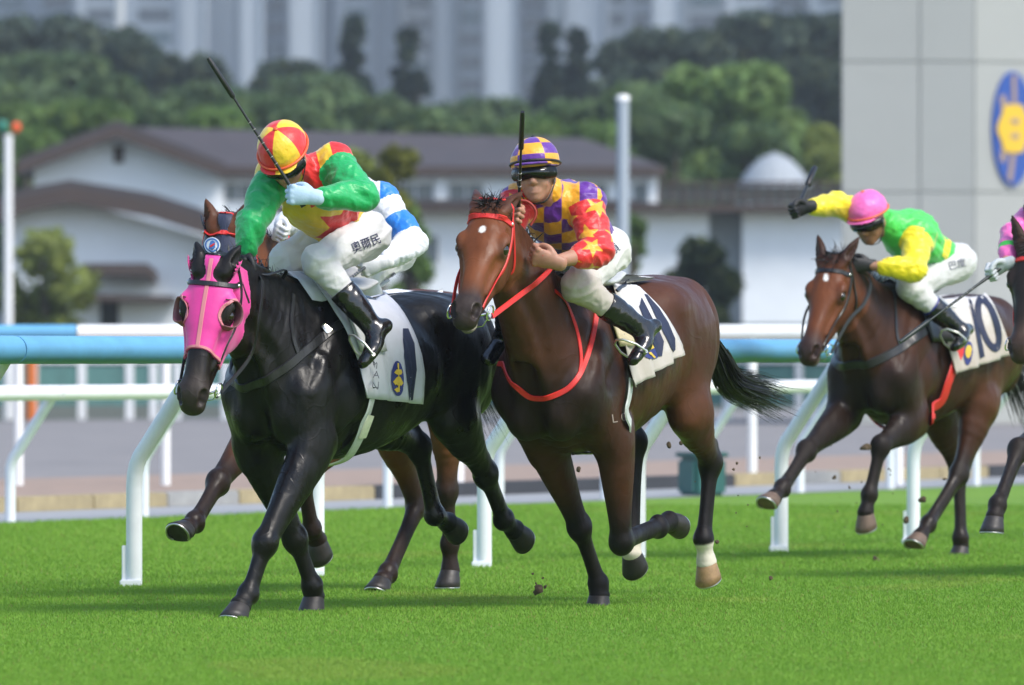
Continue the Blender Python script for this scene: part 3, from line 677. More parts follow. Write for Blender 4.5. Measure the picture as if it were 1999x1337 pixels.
# ---- buildings
WALL = mat('painted_wall', col=(.76, .79, .82), rough=.85, noise=.08, nscale=.6); ROOFM = mat('brown_roof', col=(.058, .050, .054), rough=.75, noise=.2, nscale=1.5); FASC = mat('fascia_brown', col=(.060, .042, .036), rough=.7, noise=.2, nscale=2); GLASS = mat('window_glass', col=(.11, .14, .16), rough=.15, spec=.6); FRAME = mat('window_frame', col=(.74, .75, .76), rough=.6)
def wbox(name, lo, hi, mt, parent, bev=0.):
    bm = bmesh.new(); add_box(bm, lo, hi, bev); return bm_obj(name, bm, mt, parent)
def window(parent, x0, x1, z0, z1, y):
    w = wbox('window', (x0, y - .06, z0), (x1, y + .02, z1), FRAME, parent); n = max(1, round((x1 - x0) / .6)); g = (x1 - x0 - .1) / n
    for k in range(n): wbox('pane', (x0 + .07 + g * k, y - .075, z0 + .08), (x0 + .03 + g * (k + 1), y - .062, z1 - .08), GLASS, w)
def prism(name, poly, y0, y1, mt, parent):
    """polygon in x-z pushed back in y"""
    bm = bmesh.new(); a = [bm.verts.new((x, y0, z)) for x, z in poly]; b = [bm.verts.new((x, y1, z)) for x, z in poly]; n = len(poly)
    bm.faces.new(a); bm.faces.new(b[::-1])
    for i in range(n): bm.faces.new((a[i], b[i], b[(i + 1) % n], a[(i + 1) % n]))
    return bm_obj(name, bm, mt, parent)
def XZ(px, py, d): p = at(px, py, d); return p.x, p.z
def bld(name, label, d): o = empty(name, (0, d, 0)); tag(o, label, 'building', 'low stable buildings'); return o
def slab_roof(pts, th, d, y0, y1, parent, name='roof'):
    """a sloping roof sheet following pixel points along its front edge"""
    P = [XZ(*p, d) for p in pts]; prism(name, P + [(x, z - th) for x, z in P[::-1]], y0, y1, ROOFM if name == 'roof' else FASC, parent)
d = 236.
ba = bld('stable_block', 'long white two-level building with a dark brown gabled roof behind', d)
g = [XZ(*p, d) for p in ((66, 330), (232, 262), (428, 332), (428, 620), (66, 620))]; prism('gable_wall', g, 0, 7, WALL, ba)
slab_roof([(38, 312), (232, 236), (440, 318)], .42, d, -.9, 7.2, ba); slab_roof([(36, 322), (232, 248), (442, 328)], .30, d, -1.0, -.88, ba, 'fascia')
x0, z0 = XZ(430, 620, d); x1, z1 = XZ(1285, 328, d); wbox('wall', (x0, .5, 0), (x1, 7, z1), WALL, ba)
e0, e1 = XZ(425, 326, d), XZ(1300, 326, d); r0, r1 = XZ(236, 240, d), XZ(1140, 262, d)
bm = bmesh.new(); vs = [bm.verts.new(v) for v in ((e0[0], .1, e0[1]), (e1[0], .1, e1[1]), (e1[0], 7.4, e1[1]), (r1[0], 4, r1[1]), (r0[0], 4, r0[1]), (e0[0], 7.4, e0[1]))]
bm.faces.new((vs[0], vs[1], vs[3], vs[4])); bm.faces.new((vs[1], vs[2], vs[3])); bm.faces.new((vs[2], vs[5], vs[4], vs[3])); bm.faces.new((vs[0], vs[4], vs[5])); bm.faces.new((vs[0], vs[5], vs[2], vs[1])); bm_obj('roof', bm, ROOFM, ba)
wbox('fascia', (e0[0], -.02, e1[1] - .26), (e1[0], .098, e1[1] + .02), FASC, ba)
for a, b in ((432, 498), (600, 680), (772, 850), (872, 948), (1000, 1080), (1120, 1190), (1232, 1268)):
    window(ba, XZ(a, 0, d)[0], XZ(b, 0, d)[0], XZ(0, 397, d)[1], XZ(0, 352, d)[1], .5)
for px in (428, 860, 1276): x = XZ(px, 0, d)[0]; wbox('pillar', (x - .13, .3, 0), (x + .13, .49, XZ(0, 345, d)[1]), FRAME, ba)
wbox('gable_vent', (XZ(222, 0, d)[0], -.08, XZ(0, 318, d)[1]), (XZ(242, 0, d)[0], -.01, XZ(0, 285, d)[1]), FASC, ba)
d = 218.
bb = bld('stable_wing', 'lower white wing with a brown gable and small porch roof at the left', d)
g = [XZ(*p, d) for p in ((22, 420), (130, 388), (430, 470), (540, 498), (540, 640), (22, 640))]; prism('gable_wall', g, 0, 5, WALL, bb)
slab_roof([(-30, 396), (60, 366), (140, 352), (300, 378), (560, 462)], .55, d, -.9, 5.2, bb); slab_roof([(-30, 412), (60, 380), (140, 366), (300, 394), (560, 478)], .42, d, -1.0, -.88, bb, 'fascia')
slab_roof([(170, 515), (290, 515), (308, 530)], .30, d, -1.6, 0, bb, 'porch_roof'); slab_roof([(120, 572), (345, 578)], .18, d, -1.4, 0, bb, 'porch_roof')
wbox('doorway', (XZ(196, 0, d)[0], -.05, 0), (XZ(232, 0, d)[0], .02, XZ(0, 580, d)[1]), mat('dark_opening', col=(.03, .035, .035), rough=.9), bb)
bc = bld('stable_range', 'long white single-storey range under a brown eaves board on the right', d + 4)
dd = d + 4; x0 = XZ(560, 0, dd)[0]; x1 = XZ(1660, 0, dd)[0]; zt = XZ(0, 414, dd)[1]; wbox('wall', (x0, 0, 0), (XZ(1384, 0, dd)[0], 5, zt), WALL, bc); wbox('wall', (XZ(1450, 0, dd)[0], 0, 0), (x1, 5, zt), WALL, bc)
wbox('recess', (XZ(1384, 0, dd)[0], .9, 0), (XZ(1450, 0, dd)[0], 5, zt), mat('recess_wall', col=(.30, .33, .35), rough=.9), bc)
wbox('eaves_board', (x0 - .3, -.8, zt), (x1 + .3, 5.2, XZ(0, 401, dd)[1]), FASC, bc)
_z = XZ(0, 398, dd)[1]; prism('roof', [(x0, _z), (XZ(1290, 0, dd)[0], _z), (XZ(1230, 0, dd)[0], _z + .10), (x0, _z + .12)], -.5, 5, ROOFM, bc)
for a, b in ((640, 700), (800, 860), (960, 1040), (1100, 1160)): window(bc, XZ(a, 0, dd)[0], XZ(b, 0, dd)[0], XZ(0, 520, dd)[1], XZ(0, 455, dd)[1], 0)
wbox('plinth', (x0, -.05, 0), (x1, -.01, XZ(0, 632, dd)[1]), mat('plinth_green', col=(.05, .08, .06), rough=.9), bc)
# parapet rail on that roof
pr = empty('roof_railing', (0, dd + 2, XZ(0, 398, dd)[1])); tag(pr, 'dark railing along the flat roof left of the concrete tower', 'railing')
for k in range(16): x = XZ(1290 + k * 24, 0, dd)[0]; wbox('baluster', (x - .03, -.03, 0), (x + .03, .03, .55), FASC, pr)
wbox('hand_rail', (XZ(1286, 0, dd)[0], -.05, .55), (XZ(1656, 0, dd)[0], .05, .63), FASC, pr); wbox('rail_panel', (XZ(1286, 0, dd)[0], .02, .08), (XZ(1656, 0, dd)[0], .05, .5), mat('panel_dark', col=(.06, .065, .06), rough=.8), pr)
# white tent roof
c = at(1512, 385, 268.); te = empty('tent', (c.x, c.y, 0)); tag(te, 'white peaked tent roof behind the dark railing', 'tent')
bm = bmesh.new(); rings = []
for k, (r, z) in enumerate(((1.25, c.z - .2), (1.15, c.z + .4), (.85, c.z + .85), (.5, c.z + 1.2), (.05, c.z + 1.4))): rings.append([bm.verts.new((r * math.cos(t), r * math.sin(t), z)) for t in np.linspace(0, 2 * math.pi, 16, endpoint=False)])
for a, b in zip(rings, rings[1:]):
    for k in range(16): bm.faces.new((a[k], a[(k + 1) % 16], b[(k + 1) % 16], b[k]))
bm_obj('canopy', bm, mat('tent_hazed_white', col=(.30, .33, .36), rough=.7), te)  # white canopy dulled to bluish grey, haze put into its colour
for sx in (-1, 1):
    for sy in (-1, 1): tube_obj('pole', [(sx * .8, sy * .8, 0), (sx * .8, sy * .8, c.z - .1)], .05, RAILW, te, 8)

# ---- concrete tower with the oval emblem
d = 140.; CONC = [mat('concrete_%d' % k, col=cc, rough=.9, noise=.05, nscale=.5, bump=.004, bscale=3) for k, cc in enumerate(((.345, .357, .338), (.350, .361, .342), (.342, .354, .336)))]
tw = empty('concrete_tower', (0, d, 0)); tag(tw, 'tall pale concrete panel tower with a blue oval emblem at the right', 'tower')
xl, xc = XZ(1643, 0, d)[0], XZ(1902, 0, d)[0]; fd = Vector((.86, .51, 0)); fn = Vector((.51, -.86, 0))
prism_pts = [(xl, 0), (xc, 0), (xc + fd.x * 3, fd.y * 3), (xc + fd.x * 3, 6), (xl + .35, 6)]
bm = bmesh.new(); a = [bm.verts.new((x, y, 0)) for x, y in prism_pts]; b = [bm.verts.new((x, y, 16)) for x, y in prism_pts]; n = 5
bm.faces.new(a[::-1]); bm.faces.new(b)
for i in range(n): bm.faces.new((a[i], a[(i + 1) % n], b[(i + 1) % n], b[i]))
bm_obj('core', bm, mat('joint_grey', col=(.315, .328, .312), rough=.9), tw)
zs = [0] + [XZ(0, y, d)[1] for y in (375, 120, -135, -390, -645)]; xs = [xl, XZ(1795, 0, d)[0], xc]
for i, (z0, z1) in enumerate(zip(zs, zs[1:])):
    for j in range(2): wbox('panel', (xs[j] + .012, -.03, z0 + .012), (xs[j + 1] - (.0 if j else .012), .0 - .002, z1 - .012), CONC[(i + j) % 3], tw)
    for j in range(2):
        s0, s1 = 1.5 * j + (.0 if j == 0 else .012), 1.5 * (j + 1) - .012; p0 = Vector((xc, 0, 0)) + fd * s0; p1 = Vector((xc, 0, 0)) + fd * s1; bm = bmesh.new()
        vs = [bm.verts.new((q.x + o_.x, q.y + o_.y, z)) for z in (z0 + .012, z1 - .012) for q, o_ in ((p0, fn * .03), (p1, fn * .03), (p1, fn * .001), (p0, fn * .001))]
        for f_ in ((0, 1, 5, 4), (2, 3, 7, 6), (0, 3, 2, 1), (4, 5, 6, 7), (0, 4, 7, 3), (1, 2, 6, 5)): bm.faces.new([vs[q] for q in f_])
        bm_obj('panel', bm, CONC[(i + j + 1) % 3], tw)
ec = Vector((xc, 0, XZ(0, 250, d)[1])) + fd * (XZ(1975, 0, d)[0] - xc) / fd.x + fn * .032; em = empty('oval_emblem', ec + Vector((0, d, 0)))
tag(em, 'blue oval emblem with a yellow motif mounted on the concrete tower', 'emblem')
def emb(name, outline, off, th, mt):
    bm = bmesh.new(); A = [bm.verts.new(fd * x + Vector((0, 0, z)) + fn * off) for x, z in outline]; B = [bm.verts.new(fd * x + Vector((0, 0, z)) + fn * (off + th)) for x, z in outline]; n = len(A)
    bm.faces.new(A); bm.faces.new(B[::-1])
    for i in range(n): bm.faces.new((A[i], A[(i + 1) % n], B[(i + 1) % n], B[i]))
    return bm_obj(name, bm, mt, em)
rz = (XZ(0, 138, d)[1] - XZ(0, 362, d)[1]) / 2; rx = .40
EB = mat('emblem_enamel', col=(.02, .075, .32), rough=.4); EY = mat('emblem_yellow', col=(.70, .45, .03), rough=.4); ET = mat('emblem_tan', col=(.33, .24, .18), rough=.5)
emb('plate', ell_pts(0, 0, rx, rz, 0, 40), .0, .05, EB)
emb('whip_motif', [(-.03, rz * .92), (.05, rz * .95), (.06, rz * .3), (-.02, rz * .3)], .051, .012, ET); emb('whip_motif', [(-.02, -rz * .3), (.06, -rz * .3), (-.03, -rz * .95), (-.12, -rz * .86)], .051, .012, ET)
emb('spur_motif', [(-.27, rz * .55), (-.17, rz * .6), (-.10, rz * .3), (-.22, rz * .25)], .051, .012, ET); emb('spur_motif', [(-.27, -rz * .55), (-.17, -rz * .6), (-.10, -rz * .3), (-.22, -rz * .25)], .051, .012, ET)
emb('head_motif', [(rx * .78 * math.cos(t) * (1 + .06 * math.cos(6 * t)), rz * .44 * math.sin(t) * (1 + .06 * math.cos(6 * t))) for t in np.linspace(0, 2 * math.pi, 36, endpoint=False)], .064, .015, EY)
for sg in (-1, 1): emb('mark', ell_pts(.02, sg * rz * .13, .09, rz * .055, 0, 12), .080, .008, ET)

# ---- poles
p = at(16, 640, 150.); po = empty('signal_pole', (p.x, p.y, 0)); tag(po, 'slim white pole topped by an orange-red lamp at the far left', 'pole')
zt = at(16, 262, 150.).z; tube_obj('pole', [(0, 0, 0), (0, 0, zt)], [.085, .075], RAILW, po, 12)
sphere_obj('lamp', (.14, 0, zt + .12), (.09, .09, .10), mat('red_lamp', col=(.75, .10, .02), rough=.4), po, seg=14); sphere_obj('green_lamp', (-.10, 0, zt + .14), (.10, .10, .12), mat('green_lamp', col=(.02, .18, .12), rough=.4), po, seg=14)
wbox('bracket', (-.14, -.03, zt - .03), (.18, .03, zt + .01), FASC, po)
p = at(1216, 640, 120.); zt = at(1216, 196, 120.).z; po = empty('steel_post', (p.x, p.y, 0)); tag(po, 'thick light grey steel post rising behind the purple-capped jockey', 'pole')
tube_obj('column', [(0, 0, 0), (0, 0, zt)], .084, mat('galvanised', col=(.36, .41, .46), rough=.5, metal=.2), po, 14); tube_obj('cap', [(0, 0, zt), (0, 0, zt + .06), (0, 0, zt + .08)], [.095, .095, .05], RAILW, po, 14)
p = at(232, 620, 520.); po = empty('lamp_post', (p.x, p.y, 0)); tag(po, 'hazy brown lamp post with a grey upper section above the left roof', 'pole')
z1, z2 = at(232, 128, 520.).z, at(232, -40, 520.).z; tube_obj('lower_mast', [(0, 0, 0), (0, 0, z1)], .22, mat('rusty_mast', col=(.16, .12, .10), rough=.8), po, 10); tube_obj('upper_mast', [(0, 0, z1), (0, 0, z2)], .36, mat('mast_grey', col=(.42, .44, .45), rough=.7), po, 12)
# ---- trees and shrubs
LEAFM = {}
def leaf_mat(name):
    m = mat(name, attr='Col', rough=.6, spec=.2); nt = m.node_tree; b = nt.nodes['Principled BSDF']; out = nt.nodes['Material Output']
    tr = nt.nodes.new('ShaderNodeBsdfTranslucent'); a = nt.nodes.new('ShaderNodeAttribute'); a.attribute_name = 'Col'; nt.links.new(a.outputs['Color'], tr.inputs[0])
    mx = nt.nodes.new('ShaderNodeMixShader'); mx.inputs[0].default_value = .42; nt.links.new(b.outputs[0], mx.inputs[1]); nt.links.new(tr.outputs[0], mx.inputs[2]); nt.links.new(mx.outputs[0], out.inputs[0]); return m
LEAF = leaf_mat('foliage'); BARK = mat('bark', col=(.07, .055, .04), rough=.9, noise=.3, nscale=4)
def tree(name, label, base, h, rx, lobes, n, col, cat='tree', group=None, seed=0, leaf=.30, trunk=.35, flat=1.0, low=.25, taper=0.):
    rg = np.random.RandomState(seed); base = Vector((base[0], base[1], 0)); root = empty(name, base); tag(root, label, cat, group)
    tr = .035 * h + .05; bm = bmesh.new(); top = Vector((rg.normal() * .05 * h, rg.normal() * .05 * h, h * .72))
    add_tube(bm, [Vector((0, 0, -.05)), top * .35, top * .7, top], [tr, tr * .8, tr * .5, tr * .15], 8)
    bl = []; zl = max(low * h, h - 3.3 * rx * flat)
    for i in range(lobes):
        a = rg.uniform(0, 6.28); r = rx * math.sqrt(rg.uniform(.02, .62)); z = zl + (h - zl) * rg.uniform(0, 1) ** .8; s = rx * rg.uniform(.30, .50)
        q_ = 1 - taper * (z - zl) / (h - zl); r *= q_; s *= max(q_, .3); z = min(z, h - s * .8); bl.append((np.array([r * math.cos(a), r * math.sin(a), z]), s))
        if i < 7: add_tube(bm, [top * (.3 + .06 * i), (top * (.4 + .06 * i) + Vector(bl[-1][0])) * .5, Vector(bl[-1][0])], [tr * .4, tr * .25, tr * .08], 6)
    bl.append((np.array([0, 0, h - rx * .45 * (1 - .6 * taper)]), rx * .5 * (1 - .75 * taper))); bm_obj('trunk', bm, BARK, root)
    w = np.array([s ** 2 for _, s in bl]); k = rg.choice(len(bl), n, p=w / w.sum()); C = np.array([c for c, _ in bl])[k]; S = np.array([s for _, s in bl])[k]
    u = rg.normal(size=(n, 3)); u /= np.linalg.norm(u, axis=1, keepdims=True); rad = rg.uniform(.45, 1.08, n) ** .6; P = C + u * (S * rad)[:, None] * np.array([1, 1, .85])
    nn = u + rg.normal(size=(n, 3)) * .8; nn /= np.linalg.norm(nn, axis=1, keepdims=True); t = np.cross(nn, rg.normal(size=(n, 3))); t /= np.linalg.norm(t, axis=1, keepdims=True); b = np.cross(nn, t)
    z = leaf * rg.uniform(.5, 1.2, (n, 1)); V = np.stack([P - t * z, P - b * z * .55, P + t * z, P + b * z * .55], 1).reshape(-1, 3)
    me = np_mesh('crown', V, np.arange(4 * n).reshape(n, 4), False); lb = rg.uniform(.75, 1.25, len(bl))[k][:, None]; vv = rg.uniform(.7, 1.3, (n, 1))
    c = np.array(col) * lb * vv; c = c + np.array([.03, .03, 0]) * (rg.rand(n, 1) < .2)
    set_attr(me, 'Col', np.repeat(np.hstack([np.clip(c, .004, 1), np.ones((n, 1))]), 4, 0)); link_mesh('crown', me, LEAF, root); return root
def tree_px(name, label, px, top, wpx, d, n, col, seed, **k):
    h = at(px, top, d).z; tree(name, label, at(px, 0, d)[:2], h, wpx / 2 / F_PX * d, k.pop('lobes', 12), n, col, seed=seed, **k)
DK, MD, BR, YG = (.055, .080, .055), (.095, .150, .062), (.13, .215, .058), (.20, .24, .06)  # foliage greyed, distance haze mixed into the leaf colours
_T = [  # px, top y, width px, distance, leaves, colour
 (30, 30, 300, 430, DK), (200, 55, 230, 425, DK), (330, 110, 200, 420, DK), (545, 125, 140, 410, DK), (640, 150, 200, 400, MD), (955, 198, 200, 415, MD), (1215, 85, 170, 430, DK), (1330, 60, 210, 430, DK), (1470, 25, 250, 435, DK), (1600, 25, 220, 430, DK), (1590, 120, 200, 405, DK), (1480, 130, 200, 410, DK), (1300, 130, 200, 405, DK),
 (60, 165, 260, 330, MD), (225, 150, 240, 325, MD), (385, 165, 230, 330, MD), (90, 110, 220, 380, MD), (530, 185, 220, 320, MD), (690, 185, 230, 325, MD), (840, 210, 220, 330, MD), (985, 225, 210, 320, MD), (1120, 200, 230, 315, MD), (1260, 170, 240, 310, MD),
 (1415, 130, 270, 296, (.175, .27, .085)), (30, 205, 170, 285, BR), (150, 200, 190, 285, BR), (320, 205, 170, 290, MD), (450, 215, 150, 285, BR), (610, 215, 170, 285, MD), (780, 225, 170, 290, MD), (900, 235, 160, 285, MD), (1040, 240, 150, 285, BR), (1170, 235, 170, 285, BR), (1300, 215, 180, 288, MD), (1610, 250, 160, 280, YG), (1480, 250, 150, 275, MD)]
ORD = ['leftmost', 'second', 'third', 'fourth', 'fifth', 'sixth', 'seventh', 'eighth', 'ninth', 'tenth', 'eleventh', 'twelfth', 'thirteenth', 'fourteenth', 'fifteenth', 'sixteenth', 'seventeenth', 'eighteenth', 'nineteenth', 'twentieth', 'twenty-first', 'twenty-second', 'twenty-third', 'twenty-fourth']
def row_of(d): return 0 if d > 395 else 1 if d > 305 else 2
def tree_label(px, d, c):
    k = sorted(q[0] for q in _T if row_of(q[3]) == row_of(d)).index(px)
    return '%s tree, %s in the %s row behind the roofs' % ({DK: 'dark hazy', MD: 'mid-green', BR: 'bright green', YG: 'yellow-green'}.get(c, 'large pale green rounded'), ORD[k] + ('' if k == 0 else ' from the left'), ('farthest', 'middle', 'nearest')[row_of(d)])
for i, (px, ty, w, d, c) in enumerate(_T):
    tree_px('broadleaf_tree', tree_label(px, d, c), px, ty, w, d, 4200, c, 40 + i, group='trees behind the buildings', leaf=.0012 * d, lobes=26, low=.04)
for px, ty, w, lb in ((690, 38, 150, 'tall dark conifer above the green jockey\'s shoulder'), (800, 55, 140, 'tall dark conifer between the two front jockeys'), (1075, 45, 150, 'tall dark conifer above the purple-capped jockey'), (1125, 60, 110, 'thin dark conifer just right of the tallest one')):
    tree_px('conifer_tree', lb, px, ty, w, 450., 3200, (.022, .040, .028), px, lobes=40, group='conifers before the towers', leaf=.55, flat=1.6, low=.15, taper=.8)
for px, ty, w, d, n, c, lb in ((1375, 470, 150, 212, 4200, (.022, .040, .016), 'dark rounded shrub clipped to a ball against the white wall'), (95, 440, 210, 208, 1100, YG, 'loose yellow-green shrub in front of the left gable'), (1228, 430, 70, 206, 900, BR, 'small bright green shrub beside the grey steel post'), (765, 290, 80, 175, 900, (.16, .17, .03), 'young yellow-green tree behind the jockeys'), (700, 300, 60, 178, 600, YG, 'thin sapling behind the green jockey'), (790, 400, 90, 180, 800, BR, 'leafy green sapling right of the blue and white jockey'), (800, 480, 80, 182, 700, BR, 'low bush right of the blue and white jockey')):
    tree_px('shrub', lb, px, ty, w, d, n, c, px, lobes=8, cat='shrub', leaf=.0011 * d, low=.12, group='shrubs by the buildings')
hg = empty('hedge', (0, 205, 0)); tag(hg, 'low dark green hedge along the foot of the white buildings', 'hedge')
rg = np.random.RandomState(3); n = 5200; P = np.stack([rg.uniform(-13, 13, n), rg.uniform(-.5, .5, n), rg.uniform(0, 1.78, n) ** 1.], 1); P[:, 2] = np.minimum(P[:, 2], 1.62 + .12 * wob(P * np.array([1, 0, 0]), 2.))
nn = rg.normal(size=(n, 3)); t = np.cross(nn, rg.normal(size=(n, 3))); t /= np.linalg.norm(t, axis=1, keepdims=True); b = np.cross(t, nn); b /= np.linalg.norm(b, axis=1, keepdims=True)
me = np_mesh('foliage', np.stack([P - t * .17, P - b * .1, P + t * .17, P + b * .1], 1).reshape(-1, 3), np.arange(4 * n).reshape(n, 4), False); set_attr(me, 'Col', np.repeat(np.hstack([np.array([.03, .06, .025]) * rg.uniform(.6, 1.4, (n, 1)), np.ones((n, 1))]), 4, 0)); link_mesh('foliage', me, LEAF, hg)
# ---- high-rise blocks
TWD = 1500.; TWM = [mat('tower_pale', col=(.27, .31, .35), rough=.85), mat('tower_grey', col=(.19, .23, .27), rough=.85), mat('tower_white', col=(.33, .37, .41), rough=.85), mat('tower_haze_blue', col=(.15, .19, .23), rough=.85)]  # bluish wall tints, part of the distance haze painted in
TGL = mat('tower_glass', col=(.015, .022, .03), rough=.3); TGT = mat('tower_teal', col=(.03, .07, .08), rough=.4)
def unit_box():
    bm = bmesh.new(); add_box(bm, (0, 0, 0), (1, 1, 1)); me = bpy.data.meshes.new('window'); bmesh.ops.recalc_face_normals(bm, faces=bm.faces); bm.to_mesh(me); bm.free(); return me
_wme = unit_box(); _wme.materials.append(TGL)
_specs = [(-60, 70, 0, 25, 1), (70, 150, 3, 20, 1), (150, 350, 0, 0, 2), (350, 400, 2, -25, 0), (400, 470, 0, 5, 0), (470, 510, 2, -40, 0), (510, 565, 3, 30, 1), (565, 625, 2, -10, 0), (625, 660, 1, 20, 0), (660, 730, 0, 0, 1), (730, 780, 2, 10, 0), (780, 850, 0, 20, 1), (850, 885, 2, 0, 0), (885, 950, 1, 5, 1), (950, 1010, 2, -15, 0), (1010, 1070, 0, 20, 1), (1070, 1110, 3, 10, 0), (1110, 1180, 2, -10, 0), (1180, 1275, 0, 10, 2), (1275, 1330, 2, -15, 0), (1330, 1420, 1, 15, 1), (1420, 1500, 0, 0, 1), (1500, 1580, 2, 20, 1), (1580, 1700, 3, 10, 1)]
for i, (a, b, mi, dy, cols) in enumerate(_specs):
    d = TWD + dy * 2; x0, x1 = XZ(a, 0, d)[0], XZ(b, 0, d)[0]; xm = (x0 + x1) / 2; t = empty('apartment_tower', (xm, d, 0)); w = (x1 - x0) / 2
    tag(t, '%s %s high-rise block with %s behind the trees' % (ORD[i] + ('' if i == 0 else ' from left,'), ('pale', 'grey', 'whitish', 'blue-grey')[mi], 'bare walls' if cols == 0 else 'one window column' if cols == 1 else 'two window columns'), 'building', 'high-rise blocks behind the trees')
    wbox('wall', (-w, 0, 0), (w, 14, 108 + (i * 13) % 17), TWM[mi], t); wbox('corner_rib', (-w, -.5, 0), (-w + .9, -.02, 107), TWM[(mi + 2) % 4], t); wbox('corner_rib', (w - .7, -.4, 0), (w - .05, -.02, 107), TWM[(mi + 1) % 4], t)
    wbox('roof_tank', (-w * .5, 4, 108), (w * .5, 10, 128), TWM[mi], t)
    for cidx in range(cols):
        cw = 2 * w / cols; c0 = -w + cw * cidx + cw * .2
        for fl in range(8, 19):
            o = bpy.data.objects.new('window', _wme); COL.objects.link(o); o.parent = t; o.location = (c0, -.25, fl * 4.0); o.scale = (cw * .64, .24, 2.3)
            o.material_slots[0].link = 'OBJECT'; o.material_slots[0].material = TGT if (fl + i) % 4 == 0 else TGL

# ---- summer haze over the whole course
bm = bmesh.new(); add_box(bm, (-900, -160, -1.1), (900, 1760, 136)); hz_ = bm_obj('haze', bm, None); hz_['kind'] = 'stuff'
hm = bpy.data.materials.new('haze'); hm.use_nodes = True; nt = hm.node_tree; nt.nodes.remove(nt.nodes['Principled BSDF']); pv = nt.nodes.new('ShaderNodeVolumePrincipled')
pv.inputs['Color'].default_value = (.86, .93, 1.0, 1); pv.inputs['Density'].default_value = .00022; pv.inputs['Anisotropy'].default_value = .2
nt.links.new(pv.outputs[0], nt.nodes['Material Output'].inputs['Volume']); hz_.data.materials.clear(); hz_.data.materials.append(hm)
BLACK_COAT = coat_mat('black_coat', .36, .26, .015)
BAY_COAT = coat_mat('bay_coat', .46, .20, .012)
HAIRB = dict(hairm='black', hair_col=(.010, .009, .009))
def head_axes(turn, pitch, roll=0.):
    """turn: degrees towards the horse's left; pitch: below horizontal"""
    t, p, r = map(math.radians, (turn, pitch, roll)); g = np.array([math.cos(t), math.sin(t), 0]); z = np.array([0, 0, 1.])
    hx = g * math.cos(p) - z * math.sin(p); hz = g * math.sin(p) + z * math.cos(p); hy = np.cross(hz, hx)
    # roll about the horizontal heading: positive sends the nose to the horse's right
    K = np.array([[0, -g[2], g[1]], [g[2], 0, -g[0]], [-g[1], g[0], 0]]); Rm = np.eye(3) + math.sin(r) * K + (1 - math.cos(r)) * K @ K
    return Rm @ hx, Rm @ hz
fr1 = Frame(465, 1205, .55, .09, 30); fr2 = Frame(1170, 1182, .1, -.08, 24); fr3 = Frame(1875, 1083, -.86, -.1, 29.5); frc = Frame(740, 1155, -.75, -.1, 25)
hx, hz = head_axes(15, 71, -5)
H1P = dict(frame=fr1, w=(-.14, 1.43), h=.007, poll=fr1.v(415, 514, .0), fl_n=0, hx=hx, hz=hz, hs=1.04, ear_l=.66, ear=(-.95, .28, -.12), mane_dir=(-.5, -.5, .25),
    coat=dict(body=(.0055, .005, .005), head=(.010, .007, .006), muzzle=(.034, .025, .021), leg=(.0065, .0055, .005), cheek=(.014, .009, .007), chest=(.0055, .005, .005)),
    mat=BLACK_COAT, label='black racehorse in a pink eye hood, number 1 cloth, leading on the left', **HAIRB,
    legs=dict(LF=[(.07, .17, .72), fr1.v(517, 1060, .13), fr1.v(484, 1160, .10), fr1.v(470, 1182, .095), (.45, 0, -1), (1, 0, .45)],
              RF=[(-.02, -.16, .70), fr1.v(576, 1052, -.11), fr1.v(609, 1144, -.09), fr1.v(613, 1163, -.09), (-.05, 0, -1), (1, 0, 0)],
              LH=[(-1.16, .17, .83), fr1.v(948, 925, .14), fr1.v(983, 1015, .13), fr1.v(1004, 1034, .13), (-.9, .05, -.15), (.15, 0, -1)],
              RH=[(-.98, -.17, .84), fr1.v(818, 872, -.13), fr1.v(848, 1006, -.12), fr1.v(874, 1020, -.12), (-1, 0, -.05), (-.1, 0, -1)]),
    tail=dict(pts=[(-1.50, 0, 1.30), (-1.62, .02, 1.24), (-1.72, .03, 1.08), (-1.85, .03, .98)], n=500))
hx, hz = head_axes(10, 49, -3)
BAY = dict(body=(.052, .019, .010), top=(.070, .026, .014), head=(.15, .046, .016), cheek=(.085, .030, .013), muzzle=(.035, .024, .021), leg=(.008, .006, .006), flank=(.095, .035, .014), chestw=.9, chest=(.014, .008, .006))  # chest tone carries painted shade
H2P = dict(frame=fr2, w=(.66, 1.45), pitch=-3.5, ls=.92, h=.007, poll=fr2.v(956, 402, .03), fl_n=320, fl_l=.09, hx=hx, hz=hz, hs=1.0, ear=(-.95, .24, -.32), star=(.145, .0, .017), mouth=.010, lip=.8, sheath=True,
    coat=BAY, mat=BAY_COAT, label='bay racehorse with red bridle and number 11 cloth in the middle', **HAIRB, socks=dict(LH=2.15, RH=2.15), mane_dir=(-.5, -.35, .4),
    hoofm=dict(LH=mat('hoof_tan', col=(.28, .17, .08), rough=.5, noise=.4, nscale=25)),
    legs=dict(RF=[(.53, -.15, .73), fr2.v(1131, 1028, -.11), fr2.v(1168, 1140, -.09), fr2.v(1170, 1160, -.085), (-.1, 0, -1), (1, 0, 0)],
              LF=[(.50, .17, .74), fr2.v(1213, 1058, .16), fr2.v(1285, 1030, .15), fr2.v(1306, 1018, .14), (-1, .1, .2), (-.1, 0, -1)],
              RH=[(.02, -.16, .86), fr2.v(1240, 862, -.11), fr2.v(1233, 1050, -.10), fr2.v(1233, 1078, -.1), (-.7, 0, -.6), (.6, 0, -.8)],
              LH=[(-.34, .18, .86), fr2.v(1387, 902, .14), fr2.v(1373, 1052, .13), fr2.v(1379, 1096, .13), (-.5, .05, -.85), (.8, 0, -.55)]),
    tail=dict(pts=[fr2.v(1380, 640, 0), fr2.v(1400, 690, 0), fr2.v(1425, 745, 0), fr2.v(1475, 765, 0), fr2.v(1528, 788, 0)], n=1100, spread=[.015, .05, .085, .13]))
hx, hz = head_axes(4, 57, -3)
